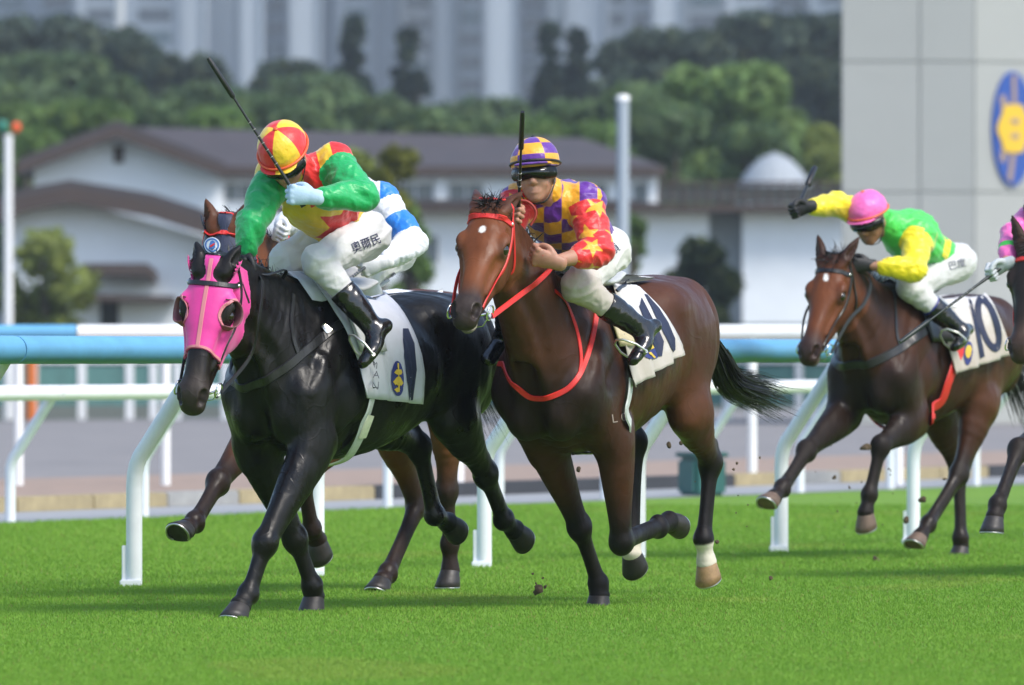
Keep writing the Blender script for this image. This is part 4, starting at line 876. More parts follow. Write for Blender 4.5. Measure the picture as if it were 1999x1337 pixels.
BAY3 = dict(body=(.045, .017, .009), top=(.042, .017, .010), head=(.13, .040, .015), cheek=(.075, .026, .012), muzzle=(.04, .022, .018), leg=(.016, .011, .009), flank=(.085, .03, .013), chest=(.013, .009, .007), chestw=.85)  # chest darkened here too, shade put into the coat
H3P = dict(frame=fr3, w=(.20, 1.49), ls=.93, poll=fr3.v(1624, 506, .0), hx=hx, hz=hz, hs=1.0, ear=(-.93, .33, .10), star=(.12, .0, .016), lip=.3,
    coat=BAY3, mat=BAY_COAT, label='dark bay racehorse with black bridle and number 10 cloth on the right', **HAIRB, mane_dir=(-.45, -.3, .5), h=.010,
    hoofm={k: M('hoof_dusty', col=(.13, .085, .06), rough=.6, noise=.35, nscale=30) for k in ('LF', 'RF', 'LH')},
    legs=dict(RF=[(.48, -.15, .80), fr3.v(1574, 880, -.12), fr3.v(1527, 952, -.10), fr3.v(1510, 972, -.10), (.72, 0, -.7), (.7, 0, .1)],
              LF=[(.30, .17, .76), fr3.v(1719, 870, .15), fr3.v(1697, 965, .12), fr3.v(1690, 1000, .11), (-.35, 0, -.75), (.9, 0, -1)],
              RH=[(-.68, -.16, .80), (-.90, -.13, .47), fr3.v(1875, 1050, -.10), fr3.v(1876, 1066, -.1), (.05, 0, -1), (1, 0, 0)],
              LH=[(-.56, .17, .84), (-.36, .14, .46), fr3.v(1812, 1022, .12), fr3.v(1796, 1048, .12), (.6, 0, -.8), (1, 0, .3)]),
    tail=dict(pts=[(-.98, 0, 1.38), (-1.14, 0, 1.30), (-1.28, .02, 1.02), (-1.50, .04, .74)], n=700, spread=[.015, .05, .09, .15]))
hx, hz = head_axes(18, 72, -2)
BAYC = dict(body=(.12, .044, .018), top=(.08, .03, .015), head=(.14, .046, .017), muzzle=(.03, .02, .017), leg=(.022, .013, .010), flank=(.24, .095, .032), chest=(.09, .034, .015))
HCP = dict(frame=frc, w=(.02, 1.46), poll=frc.v(440, 432, .0), fl_n=0, hx=hx, hz=hz, ear_l=.74, ear=(-.95, .30, -.05), coat=dict(BAYC, ear=(.17, .060, .022)), mat=BAY_COAT, h=.010,
    label='bay racehorse in a navy hood, half hidden behind the black horse', **HAIRB,
    legs=dict(RF=[(.40, -.15, .80), frc.v(425, 942, -.12), frc.v(380, 1018, -.10), frc.v(364, 1032, -.10), (.75, 0, -.55), (.8, 0, .6)],
              LF=[(.30, .17, .75), (.55, .14, .55), (.42, .12, .32), (.36, .12, .27), (-.6, 0, -.6), (.6, 0, -.7)],
              RH=[(-.95, -.16, .82), frc.v(815, 985, -.13), frc.v(757, 1118, -.10), frc.v(747, 1133, -.10), (.5, 0, -.9), (1, 0, .4)],
              LH=[(-.95, .17, .84), frc.v(872, 958, .13), frc.v(878, 1062, .12), frc.v(879, 1112, .12), (0, 0, -1), (1, 0, 0)]),
    tail=dict(pts=[(-1.30, 0, 1.36), (-1.44, 0, 1.28), (-1.55, .02, 1.0), (-1.75, .04, .75)], n=400))
fre = Frame(2090, 1130, .0, .0, 26)
hx, hz = head_axes(6, 62, 0)
HEP = dict(frame=fre, w=(-.55, 1.47), poll=fre.v(2016, 474, 0), hx=hx, hz=hz, ear=(-.90, .33, .15), coat=dict(BAY3, head=(.02, .014, .012), ear=(.02, .015, .013), muzzle=(.05, .03, .022)), mat=BAY_COAT, h=.011,
    label='dark horse with red bridle, only its head and foreleg in at the right edge', **HAIRB,
    legs=dict(RF=[(-.25, -.16, .78), fre.v(1988, 878, -.13), fre.v(1947, 985, -.11), fre.v(1942, 1008, -.11), (.1, 0, -1), (1, 0, .1)],
              LF=[(-.30, .17, .75), (.0, .15, .55), (-.15, .13, .34), (-.2, .13, .28), (-.6, 0, -.6), (.6, 0, -.7)],
              RH=[(-1.50, -.16, .82), (-1.62, -.13, .5), (-1.5, -.12, .12), (-1.46, -.12, .075), (.3, 0, -1), (1, 0, .3)],
              LH=[(-1.50, .17, .84), (-1.35, .14, .48), (-1.1, .12, .16), (-1.05, .12, .12), (.5, 0, -.9), (1, 0, .4)]),
    tail=dict(pts=[(-1.9, 0, 1.36), (-2.02, 0, 1.28), (-2.12, .02, 1.0), (-2.3, .04, .75)], n=200))
HS = {}
import time as _time
for _k, _p in (('1', H1P), ('2', H2P), ('3', H3P), ('c', HCP), ('e', HEP)):
    _t0 = _time.time(); HS[_k] = build_horse(_p); print('horse', _k, len(HS[_k]['V']), round(_time.time() - _t0, 1))
# ================================================================= TACK
def cam_ray(fr, px, py):
    o = np.array([0, 0, CAM_H]) - fr.o; d = nrm([(px - CX) / F_PX, 1., -(py - HORIZON) / F_PX])
    tl = lambda q: Vector((q @ fr.f, q @ fr.l, q[2])); return tl(o), tl(d)
def hit(fr, bvh, px, py, off=0., vguess=.2):
    """where the line of sight through a pixel meets a body, in the horse's own axes"""
    o, d = cam_ray(fr, px, py); q, no, i, ds = bvh.ray_cast(o, d)
    if q is None:
        q, no, i, ds = bvh.find_nearest(Vector(fr.v(px, py, vguess)))
    return np.array(q) + np.array(no) * off
def poly_grid(px_pts, step=5.0):
    """triangulated polygon (2-D) cut fine enough to follow a curved surface"""
    bm = bmesh.new(); f = bm.faces.new([bm.verts.new((x, y, 0)) for x, y in px_pts])
    bmesh.ops.triangulate(bm, faces=[f], ngon_method='EAR_CLIP')
    for _ in range(4):
        es = [e for e in bm.edges if e.calc_length() > step]
        if not es: break
        bmesh.ops.subdivide_edges(bm, edges=es, cuts=1); bmesh.ops.triangulate(bm, faces=[q for q in bm.faces if len(q.verts) > 3])
    bm.verts.index_update(); V = [(v.co.x, v.co.y) for v in bm.verts]; Fs = [[v.index for v in q.verts] for q in bm.faces]; bm.free(); return V, Fs
def decal(name, V2, Fs, fr, bvh, mt, parent, off=.004, vguess=.25):
    V = [hit(fr, bvh, x, y, off, vguess) for x, y in V2]
    bm = bmesh.new(); vs = [bm.verts.new(v) for v in V]
    for f in Fs:
        try: bm.faces.new([vs[i] for i in f])
        except Exception: pass
    return bm_obj(name, bm, mt, parent, True)
def text_mesh(body):
    c = bpy.data.curves.new('lettering', 'FONT'); c.body = body; c.align_x = 'CENTER'; c.align_y = 'CENTER'; c.size = 1.0; c.resolution_u = 3
    o = bpy.data.objects.new('lettering', c); COL.objects.link(o); dg = bpy.context.evaluated_depsgraph_get(); dg.update()
    me = o.evaluated_get(dg).to_mesh(); bm = bmesh.new(); bm.from_mesh(me); o.evaluated_get(dg).to_mesh_clear()
    bpy.data.objects.remove(o); bpy.data.curves.remove(c)
    bmesh.ops.triangulate(bm, faces=bm.faces[:])
    for _ in range(2):
        es = [e for e in bm.edges if e.calc_length() > .25]
        if es: bmesh.ops.subdivide_edges(bm, edges=es, cuts=1); bmesh.ops.triangulate(bm, faces=[q for q in bm.faces if len(q.verts) > 3])
    bm.verts.index_update(); V = np.array([(v.co.x, v.co.y) for v in bm.verts]); Fs = [[v.index for v in q.verts] for q in bm.faces]; bm.free(); return V, Fs
def letters(name, body, cpx, size, ang, fr, bvh, mt, parent, off=.004, shear=0., sx=1.0, vguess=.25):
    V, Fs = text_mesh(body); a = math.radians(ang); x = V[:, 0] * size * sx + V[:, 1] * size * shear; y = V[:, 1] * size
    P = np.stack([cpx[0] + x * math.cos(a) + y * math.sin(a), cpx[1] + x * math.sin(a) - y * math.cos(a)], 1)
    return decal(name, P, Fs, fr, bvh, mt, parent, off, vguess)
NAVY = mat('navy_print', col=(.012, .018, .05), rough=.7); GOLD = mat('gold_print', col=(.62, .42, .04), rough=.6); EMBL = mat('emblem_blue', col=(.02, .03, .16), rough=.6)
LEATHER = mat('black_leather', col=(.012, .012, .013), rough=.38, noise=.2, nscale=60, bump=.0006, bscale=160)
REDST = mat('red_webbing', col=(.62, .025, .02), rough=.5, noise=.15, nscale=70, bump=.0006, bscale=220)
STEEL = mat('bit_steel', col=(.72, .72, .70), rough=.22, metal=1.0)
def cloth_mat(name, col, dirt, amount):
    m = mat(name, col=col, rough=.85, sheen=.2, bump=.0025, bscale=26); nt = m.node_tree; b = nt.nodes['Principled BSDF']
    n = nt.nodes.new('ShaderNodeTexNoise'); n.inputs['Scale'].default_value = 9; n.inputs['Detail'].default_value = 8; n.inputs['Roughness'].default_value = .7
    tc = nt.nodes['Texture Coordinate']; nt.links.new(tc.outputs['Object'], n.inputs[0])
    a = nt.nodes.new('ShaderNodeAttribute'); a.attribute_name = 'dirt'
    ad = nt.nodes.new('ShaderNodeMath'); ad.operation = 'MULTIPLY_ADD'; ad.inputs[1].default_value = .7; nt.links.new(a.outputs['Fac'], ad.inputs[0]); nt.links.new(n.outputs[0], ad.inputs[2])
    mr = nt.nodes.new('ShaderNodeMapRange'); mr.inputs[1].default_value = .55; mr.inputs[2].default_value = 1.05; mr.inputs[4].default_value = amount; nt.links.new(ad.outputs[0], mr.inputs[0])
    mx = nt.nodes.new('ShaderNodeMix'); mx.data_type = 'RGBA'; mx.inputs[6].default_value = (*col, 1); mx.inputs[7].default_value = (*dirt, 1)
    nt.links.new(mr.outputs[0], mx.inputs[0]); nt.links.new(mx.outputs[2], b.inputs['Base Color']); return m
def saddle_cloth(H, front, back, mt, rows=26, cols=24, off=.014, vg=.25, wave=.009):
    fr, bv = H['P']['frame'], H['bvh']
    f = spline(front, 8); b = spline(back, 8); f = f[np.linspace(0, len(f) - 1, rows).astype(int)]; b = b[np.linspace(0, len(b) - 1, rows).astype(int)]
    V = np.zeros((rows, cols, 3))
    for i in range(rows):
        for j in range(cols):
            p = f[i] + (b[i] - f[i]) * j / (cols - 1); V[i, j] = hit(fr, bv, p[0], p[1], off, vg)
    for _ in range(6):      # let the cloth hang rather than cling
        V[1:-1, 1:-1] = .4 * V[1:-1, 1:-1] + .15 * (V[:-2, 1:-1] + V[2:, 1:-1] + V[1:-1, :-2] + V[1:-1, 2:])
    t = np.linspace(0, 1, rows)[:, None]; x = np.linspace(0, 1, cols)[None]
    V[..., 1] += wave * (.4 + t) * (np.sin(x * 17 + 2.5 * t) + .6 * np.sin(x * 31 + 1 - 4 * t)) + .006 + .02 * t ** 3
    L = V; R = V.copy(); R[..., 1] *= -1
    top = .5 * (L[0] + R[0]); mids = []
    for k in (1, 2, 3):
        w = k / 4; row = L[0] * (1 - w) + R[0] * w; q = []
        for p in row:
            h_, no, i, d = bv.ray_cast(Vector((p[0], p[1], 2.2)), Vector((0, 0, -1))); q.append(np.array(h_) + np.array([0, 0, off + .004]) if h_ is not None else p)
        mids.append(np.array(q))
    G = np.concatenate([L[::-1], np.array(mids), R], 0); n = G.shape[0]
    dirt = np.concatenate([np.linspace(1, 0, rows), np.zeros(3), np.linspace(0, 1, rows)])[:, None] * np.ones((1, cols)) + .8 * np.exp(-np.arange(cols) / 3.)[None]
    idx = np.arange(n * cols).reshape(n, cols)
    Q = np.stack([idx[:-1, :-1], idx[:-1, 1:], idx[1:, 1:], idx[1:, :-1]], -1).reshape(-1, 4)
    me = np_mesh('saddle_cloth', G.reshape(-1, 3), Q); set_attr(me, 'dirt', dirt.ravel())
    o = link_mesh('saddle_cloth', me, mt, H['root']); so = o.modifiers.new('thick', 'SOLIDIFY'); so.thickness = .005; so.offset = 1
    H['cloth'] = bvh_of(G.reshape(-1, 3), Q); H['cloth_o'] = o; return o
def strap_px(H, name, pts, width, mt, parent=None, thick=.004, off=.003, vg=.2, extra=(), pre=(), bvh=None):
    """strap laid on the horse through pixels (near side), then on through extra points given in its own axes"""
    fr, bv = H['P']['frame'], bvh or H['bvh']
    P = [np.asarray(e, float) for e in pre] + [hit(fr, bv, x, y, 0, vg) for x, y in pts] + [np.asarray(e, float) for e in extra]
    return ribbon(name, P, width, thick, mt, parent or H['root'], bv, off, n=8)
def hood(H, colmat, trim, eye_r=.050, ycut=None, xlow=.37, name='eye_hood'):
    f, hs, RH_ = H['field'], H['hs'], H['RH']; poll = np.asarray(H['P']['poll'], float); g = .0042
    c = [H['HD'](x, y, z) for x in (-.08, .46) for y in (-.16, .16) for z in (-.27, .1)]; c = np.array(c)
    F2 = Field(c.min(0), c.max(0), g); X, Y, Z = np.meshgrid(*F2.ax, indexing='ij'); P = np.stack([X.ravel(), Y.ravel(), Z.ravel()], 1).astype(np.float64)
    d = f.value(P) - .0075; L = (P - poll) @ RH_.T / hs
    low = L[:, 0] - (xlow + .35 * np.clip(np.abs(L[:, 1]) - .03, 0, 1) + .12 * np.clip(-L[:, 2] - .04, 0, 1)); d = np.maximum(d, low * hs)
    d = np.maximum(d, (-L[:, 2] - .215 + .25 * np.clip(.16 - L[:, 0], -.3, .3)) * hs)
    d = np.maximum(d, (-.035 - L[:, 0]) * hs)
    for s in (1, -1):
        e = np.sqrt(((L[:, 0] - .205) / eye_r) ** 2 + ((L[:, 1] - s * .118) / .075) ** 2 + ((L[:, 2] + .040) / (eye_r * .9)) ** 2); d = np.maximum(d, (1 - e) * .045)
        ed = H['P'].get('ear'); dv = nrm((ed[0], s * ed[1], ed[2])); b = np.array([.012, s * .058, -.01]); q = L - b; w = np.clip(q @ dv, -.03, .2)
        er = np.linalg.norm(q - w[:, None] * dv, axis=1) - .043; d = np.maximum(d, -er * hs)
    F2.d = d.reshape(F2.n).astype(np.float32); V, Q = F2.mesh()
    o = link_mesh(name, np_mesh(name, V, Q), colmat, H['root']); H['hood'] = bvh_of(V, Q)
    HD = H['HD']
    ribbon('seam', [HD(x, 0, .02) for x in np.linspace(-.01, xlow - .005, 8)], .018 * hs, .002, trim, o, H['hood'], .001)
    ribbon('hem', [HD(xlow + .35 * max(abs(y) - .03, 0) + .12 * max(-z - .04, 0) - .008, y, z) for y, z in ((-.09, -.16), (-.092, -.10), (-.075, -.05), (-.04, -.01), (0, 0), (.04, -.01), (.075, -.05), (.092, -.10), (.09, -.16))], .012 * hs, .002, trim, o, H['hood'], .001)
    return o
def eye_ring(H, s, R, w, mt, parent):
    HD = H['HD']; pts = []
    for a in np.linspace(0, 2 * math.pi, 26): pts.append(HD(.205 + R * math.cos(a), s * (.105 - .25 * R * math.sin(a)), -.040 + R * .9 * math.sin(a)))
    return ribbon('eye_rim', pts, w, .003, mt, parent, H['hood'], .001, n=2)
def blinker_cup(H, s, mt, parent):
    """half bowl standing out behind the eye"""
    HD = H['HD']; V = []; n, m = 14, 5
    for j in range(m):
        t = j / (m - 1)
        for i in range(n):
            a = math.radians(-25 + 230 * i / (n - 1)); ca, sa = math.cos(a), math.sin(a)
            R = .060 * (1 - .12 * t)
            bulge = .046 * t * max(0, math.sin(math.radians(205 * (i / (n - 1)) - 5)))**.6
            V.append(HD(.205 - R * 1.05 * ca, s * (.088 + bulge - .2 * R * (1 if sa < 0 else 0)), -.040 - R * .95 * sa + .03 * t))
    Fs = [(j * n + i, j * n + i + 1, (j + 1) * n + i + 1, (j + 1) * n + i) for j in range(m - 1) for i in range(n - 1)]
    o = link_mesh('blinker_cup', np_mesh('blinker_cup', np.array(V), Fs), mt, parent); so = o.modifiers.new('t', 'SOLIDIFY'); so.thickness = .004; return o
def bridle(H, mt, ringm=STEEL, noseband=False, over_hood=False, w=.021, x0=.085):
    HD, bv, root = H['HD'], (H['hood'] if over_hood and 'hood' in H else H['bvh']), H['root']
    b = ribbon('bridle', [HD(x0 - .03, -.10, -.075), HD(x0 - .012, -.10, -.045), HD(x0 + .004, -.06, .0), HD(x0 + .01, 0, .02), HD(x0 + .004, .06, .0), HD(x0 - .012, .10, -.045), HD(x0 - .03, .10, -.075)], w * 1.1, .006, mt, root, bv, .002)
    for s in (1, -1):
        ribbon('cheekpiece', [HD(-.045, 0, .02), HD(-.045, s * .05, -.01), HD(-.01, s * .095, -.06), HD(.09, s * .11, -.11), HD(.22, s * .105, -.135), HD(.36, s * .085, -.125), HD(.49, s * .06, -.112)], w * .85, .005, mt, b, bv, .002)
        ribbon('throat_lash', [HD(-.01, s * .095, -.065), HD(.06, s * .10, -.15), HD(.12, s * .075, -.24), HD(.15, 0, -.30)], w * .7, .004, mt, b, H['bvh'], .004)
        ring_obj('bit_ring', HD(.508, s * .078, -.118), np.array(H['RH'][1]) + .25 * H['RH'][0], .032, .0042, ringm, b)
        tube_obj('bit', [HD(.508, s * .075, -.118), HD(.53, s * .04, -.112), HD(.535, 0, -.11)], .006, ringm, b, 8)
        sphere_obj('buckle', np.array(bv.find_nearest(Vector(HD(x0 - .02, s * .1, -.06)))[0]) + H['RH'][1] * s * .006, .009, ringm, b, seg=8)
    tube_obj('chin_ring', [HD(.51, .07, -.14), HD(.53, .045, -.18), HD(.535, 0, -.19), HD(.53, -.045, -.18), HD(.51, -.07, -.14)], .003, ringm, b, 6)
    if noseband:
        ribbon('noseband', [HD(.40, 0, .02), HD(.405, .07, -.03), HD(.415, .07, -.10), HD(.42, .04, -.19), HD(.42, 0, -.21), HD(.42, -.04, -.19), HD(.415, -.07, -.10), HD(.405, -.07, -.03), HD(.40, 0, .02)], w, .005, mt, b, H['bvh'], .002)
    H['bridle'] = b; return b
def rein(H, s, pts, mt, w=.018):
    HD = H['HD']; P = [HD(.508, s * .082, -.14)] + [np.asarray(p, float) for p in pts]
    return ribbon('rein', P, w, .004, mt, H['bridle'], None, 0, n=8, wdir=(0, 1, .2))

# ---- black horse, number 1
H = HS['1']; fr = fr1
PINK = mat('pink_hood', col=(.68, .030, .27), rough=.5, noise=.12, nscale=10, bump=.0015, bscale=24, sheen=.3)
PEACH = mat('peach_trim', col=(.60, .20, .23), rough=.6)
hd1 = hood(H, PINK, PEACH, .058)
for s in (1, -1):
    eye_ring(H, s, .064, .015, PEACH, hd1); blinker_cup(H, s, mat('cup_dusty_pink', col=(.20, .07, .085), rough=.6), hd1)
bridle(H, LEATHER, over_hood=True, w=.022)
WHITE1 = cloth_mat('white_saddle_cloth', (.52, .54, .61), (.36, .36, .38), .5)
saddle_cloth(H, [(600, 546), (632, 590), (662, 640), (684, 700), (699, 776)], [(742, 570), (778, 606), (806, 660), (817, 720), (806, 787)], WHITE1)
cb = H['cloth']; co = H['cloth_o']
decal('number', *poly_grid([(784, 643), (794, 643), (806, 672), (811, 722), (804, 780), (797, 782), (801, 740), (799, 690), (793, 672), (787, 674), (784, 664)]), fr, cb, NAVY, co, .009)
eb = decal('emblem', *poly_grid(ell_pts(774, 739, 12.5, 34, -2)), fr, cb, EMBL, co, .009)
for q in ([(765, 728), (770, 722), (780, 722), (783, 728), (780, 732), (771, 732)], [(764, 745), (771, 736), (778, 736), (784, 748), (780, 753), (774, 744), (768, 752)], [(773, 710), (776, 710), (776, 765), (773, 765)], [(766, 760), (772, 756), (777, 760), (772, 766)]):
    decal('emblem_motif', *poly_grid(q), fr, cb, GOLD, eb, .012)
GIRTHM = mat('girth_webbing', col=(.50, .52, .50), rough=.7, noise=.15, nscale=50, bump=.001, bscale=200)
PADY = mat('girth_pad', col=(.62, .62, .46), rough=.7, noise=.12, nscale=40)
gi = strap_px(H, 'girth', [(727, 690), (722, 740), (712, 790), (700, 832), (684, 868), (668, 887)], .055, GIRTHM, extra=[(-.25, .0, .66), (-.22, -.12, .68), (-.20, -.25, .82), (-.18, -.28, 1.0)], off=.026, thick=.006)
strap_px(H, 'girth_guard', [(712, 806), (704, 828), (697, 846)], .05, PADY, gi, off=.034, thick=.006)
letters('girth_lettering', 'M\nA\nN', (721, 735), 20, 6, fr, H['cloth'], mat('grey_print', col=(.12, .13, .15), rough=.7), gi, .034)
# breast girth and neck strap
bp = strap_px(H, 'breastplate', [(676, 622), (640, 650), (600, 682), (560, 716), (520, 742), (482, 756)], .042, LEATHER, extra=[(.24, -.08, 1.0), (.15, -.2, 1.03), (.0, -.27, 1.15)], thick=.007)
strap_px(H, 'strap', [(572, 575), (568, 620), (572, 660), (582, 692)], .020, LEATHER, bp)
strap_px(H, 'buckle', [(640, 640), (630, 648)], .05, STEEL, bp, off=.010, thick=.003)

# ---- bay horse, number 11
H = HS['2']; fr = fr2
bridle(H, REDST, w=.024, x0=.06)
WHITE2 = cloth_mat('muddy_saddle_cloth', (.62, .62, .63), (.32, .26, .18), .65)
saddle_cloth(H, [(1185, 548), (1196, 590), (1206, 650), (1216, 720), (1222, 756)], [(1246, 566), (1285, 604), (1308, 640), (1318, 668), (1316, 694)], WHITE2)
cb = H['cloth']; co = H['cloth_o']
decal('number', *poly_grid([(1257, 576), (1262, 578), (1285, 604), (1302, 632), (1315, 662), (1316, 684), (1311, 688), (1304, 664), (1292, 640), (1276, 614)]), fr, cb, NAVY, co, .009)
decal('number', *poly_grid([(1251, 583), (1254, 596), (1266, 622), (1285, 648), (1294, 668), (1290, 696), (1281, 697), (1284, 672), (1270, 640), (1254, 616), (1246, 600)]), fr, cb, NAVY, co, .009)
eb = decal('emblem', *poly_grid([(1249, 690), (1258, 672), (1268, 670), (1278, 684), (1281, 699), (1266, 702)]), fr, cb, EMBL, co, .009)
for q in ([(1256, 680), (1270, 674), (1273, 680), (1260, 686)], [(1262, 690), (1266, 688), (1276, 698), (1273, 700)]): decal('emblem_motif', *poly_grid(q), fr, cb, GOLD, eb, .012)
strap_px(H, 'cloth_band', [(1202, 570), (1214, 562), (1231, 549)], .018, LEATHER, co, bvh=cb, off=.008, thick=.004)
gi = strap_px(H, 'girth', [(1224, 740), (1220, 780), (1216, 810)], .05, GIRTHM, extra=[H['T'](-.24, .08, .69), H['T'](-.24, -.1, .70), H['T'](-.22, -.24, .84), H['T'](-.2, -.28, 1.0)], off=.016, thick=.006)
letters('girth_lettering', 'N', (1221, 758), 16, 8, fr, H['cloth'], _mc.get('grey', bpy.data.materials['grey_print']), gi, .03)
bp = strap_px(H, 'breastplate', [(1166, 590), (1160, 640), (1148, 690), (1132, 730), (1110, 758), (1070, 776), (1036, 776), (1005, 752), (984, 712)], .026, REDST, extra=[H['T'](.16, -.24, 1.1), H['T'](.05, -.26, 1.2), H['T'](-.08, -.24, 1.28)], thick=.006)
strap_px(H, 'strap', [(1082, 568), (1104, 590), (1124, 640), (1134, 700), (1130, 738)], .018, REDST, bp)
# freeze brand on the shoulder
BRAND = mat('brand_white', col=(.33, .25, .22), rough=.7)
letters('brand', 'L 0', (1208, 816), 24, -8, fr, H['bvh'], BRAND, H['root'], .0025)

# ---- dark bay horse, number 10
H = HS['3']; fr = fr3
bridle(H, LEATHER, w=.024, x0=.07)
WHITE3 = cloth_mat('dusty_saddle_cloth', (.62, .61, .60), (.34, .25, .17), .65)
saddle_cloth(H, [(1812, 572), (1824, 600), (1836, 650), (1848, 700), (1852, 730)], [(1902, 562), (1928, 584), (1946, 620), (1958, 660), (1962, 692)], WHITE3)
cb = H['cloth']; co = H['cloth_o']
decal('number', *poly_grid([(1891, 584), (1897, 590), (1906, 630), (1914, 665), (1920, 696), (1911, 700), (1904, 660), (1896, 615)]), fr, cb, NAVY, co, .009)
def annulus(c, rx, ry, rx2, ry2, ang, n=30):
    a = ell_pts(*c, rx, ry, ang, n); b = ell_pts(*c, rx2, ry2, ang, n)
    m1 = [((p[0] + q[0]) / 2, (p[1] + q[1]) / 2) for p, q in zip(a, b)]; V = a + m1 + b
    return V, [(k * n + i, k * n + (i + 1) % n, (k + 1) * n + (i + 1) % n, (k + 1) * n + i) for k in (0, 1) for i in range(n)]
decal('number', *annulus((1928, 633), 21, 56, 9, 40, -16), fr, cb, NAVY, co, .010)
eb = decal('emblem', *poly_grid(ell_pts(1888, 690, 8.5, 23, 4)), fr, cb, EMBL, co, .009)
decal('emblem_motif', *poly_grid(ell_pts(1888, 687, 6, 13, 4, 12)), fr, cb, GOLD, eb, .012)
strap_px(H, 'girth', [(1872, 672), (1862, 700), (1845, 745), (1828, 785), (1814, 812)], .075, REDST, extra=[H['T'](-.10, .0, .69), H['T'](-.10, -.12, .70), H['T'](-.1, -.25, .84), H['T'](-.1, -.28, 1.0)], off=.022, thick=.006)
bp = strap_px(H, 'breastplate', [(1830, 630), (1800, 650), (1770, 672), (1740, 690), (1690, 712), (1650, 715)], .05, LEATHER, extra=[H['T'](.25, -.18, 1.05), H['T'](.1, -.26, 1.15)], thick=.007)
strap_px(H, 'strap', [(1742, 566), (1748, 610), (1750, 650), (1758, 680)], .02, LEATHER, bp)

# ---- bay horse in the navy hood
H = HS['c']; fr = frc
NAVYC = mat('navy_hood', col=(.010, .016, .05), rough=.6, noise=.15, nscale=12, sheen=.3); CREAM = mat('cream_trim', col=(.62, .62, .55), rough=.6)
hdc = hood(H, NAVYC, NAVYC, .050, name='eye_hood')
for s in (1, -1): eye_ring(H, s, .060, .022, CREAM, hdc)
bridle(H, REDST, over_hood=True, w=.022, x0=.05)
decal('badge', *poly_grid(ell_pts(415, 479, 15.5, 15.5)), fr, H['hood'], mat('badge_white', col=(.7, .72, .75), rough=.5), hdc, .004)
decal('badge_ring', *annulus((415, 479), 13.5, 13.5, 10.5, 10.5, 0), fr, H['hood'], mat('badge_blue', col=(.06, .16, .42), rough=.5), hdc, .006)
decal('badge_motif', *poly_grid([(409, 486), (412, 472), (416, 470), (421, 473), (418, 480), (421, 484), (417, 488), (414, 482), (411, 488)]), fr, H['hood'], bpy.data.materials['badge_blue'], hdc, .007)
decal('badge_mark', *poly_grid([(411, 481), (420, 475), (421, 478), (413, 484)]), fr, H['hood'], REDST, hdc, .009)
WHITEC = cloth_mat('plain_saddle_cloth', (.72, .73, .76), (.5, .45, .4), .3)
saddle_cloth(H, [(645, 560), (690, 620), (705, 680), (715, 740)], [(862, 556), (862, 600), (850, 680), (835, 740)], WHITEC)

# ---- horse at the right edge
H = HS['e']; fr = fre
bridle(H, REDST, w=.024)
saddle_cloth(H, [(2140, 545), (2165, 620), (2175, 700)], [(2260, 560), (2275, 640), (2270, 700)], WHITE1)
# ================================================================= JOCKEYS
def reach(fr, parent, px, py, L, near=True):
    """the point at distance L from parent on the line of sight through a pixel (nearest such point if out of reach)"""
    o, d = cam_ray(fr, px, py); o, d = np.array(o), np.array(d); w = o - np.asarray(parent, float)
    b = w @ d
    if near is None: return o - b * d
    c = w @ w - L * L; q = b * b - c
    if q <= 0:
        p = o - b * d; return np.asarray(parent) + nrm(p - parent) * L
    return o + d * (-b - math.sqrt(q) if near else -b + math.sqrt(q))
def pose(fr, pelvis, neck, ls, rs, le, re_, lw, rw, lk, rk, la, ra, head, lt, rt, sp=.48):
    J = {}; J['pel'] = pv = fr.v(*pelvis); J['lh'] = pv + (0, .095, 0); J['rh'] = pv - (0, .095, 0)
    J['neck'] = nk = reach(fr, pv, *neck[:2], sp, neck[2])
    J['ls'] = reach(fr, nk, *ls[:2], .175, ls[2]); J['rs'] = reach(fr, nk, *rs[:2], .175, rs[2])
    J['le'] = reach(fr, J['ls'], *le[:2], .28, le[2]); J['re'] = reach(fr, J['rs'], *re_[:2], .28, re_[2])
    J['lw'] = reach(fr, J['le'], *lw[:2], .25, lw[2]); J['rw'] = reach(fr, J['re'], *rw[:2], .25, rw[2])
    J['lk'] = reach(fr, J['lh'], *lk[:2], .41, lk[2]); J['rk'] = reach(fr, J['rh'], *rk[:2], .41, rk[2])
    J['la'] = reach(fr, J['lk'], *la[:2], .37, la[2]); J['ra'] = reach(fr, J['rk'], *ra[:2], .37, ra[2])
    J['head'] = reach(fr, nk, *head[:2], .20, head[2])
    J['lt'] = reach(fr, J['la'], *lt[:2], .17, lt[2]); J['rt'] = reach(fr, J['ra'], *rt[:2], .17, rt[2])
    return J
J1 = pose(fr1, (676, 462, .07), (592, 338, True), (652, 318, None), (532, 350, None), (708, 385, True), (490, 440, True), (612, 384, True), (480, 494, None),
          (622, 510, True), (560, 508, False), (742, 655, False), (610, 640, False), (556, 304, True), (706, 704, True), (560, 680, True))
J2 = pose(fr2, (1148, 492, .08), (1080, 392, True), (1143, 394, None), (1015, 394, None), (1168, 492, True), (972, 470, True), (1085, 510, True), (1000, 436, None),
          (1128, 558, True), (1065, 555, False), (1252, 642, False), (1090, 650, False), (1046, 337, True), (1232, 700, True), (1060, 690, True))
J3 = pose(fr3, (1834, 514, .17), (1748, 444, True), (1792, 460, None), (1704, 424, None), (1785, 527, True), (1632, 398, True), (1698, 518, True), (1578, 404, True),
          (1776, 562, True), (1735, 560, False), (1872, 642, False), (1780, 640, False), (1697, 426, True), (1862, 674, True), (1740, 670, True))
JC = pose(frc, (735, 488, .10), (685, 380, True), (742, 392, None), (628, 390, None), (806, 472, True), (575, 430, True), (748, 512, True), (548, 440, True),
          (700, 540, True), (640, 540, False), (760, 640, False), (660, 640, False), (640, 356, True), (740, 690, True), (630, 680, True))
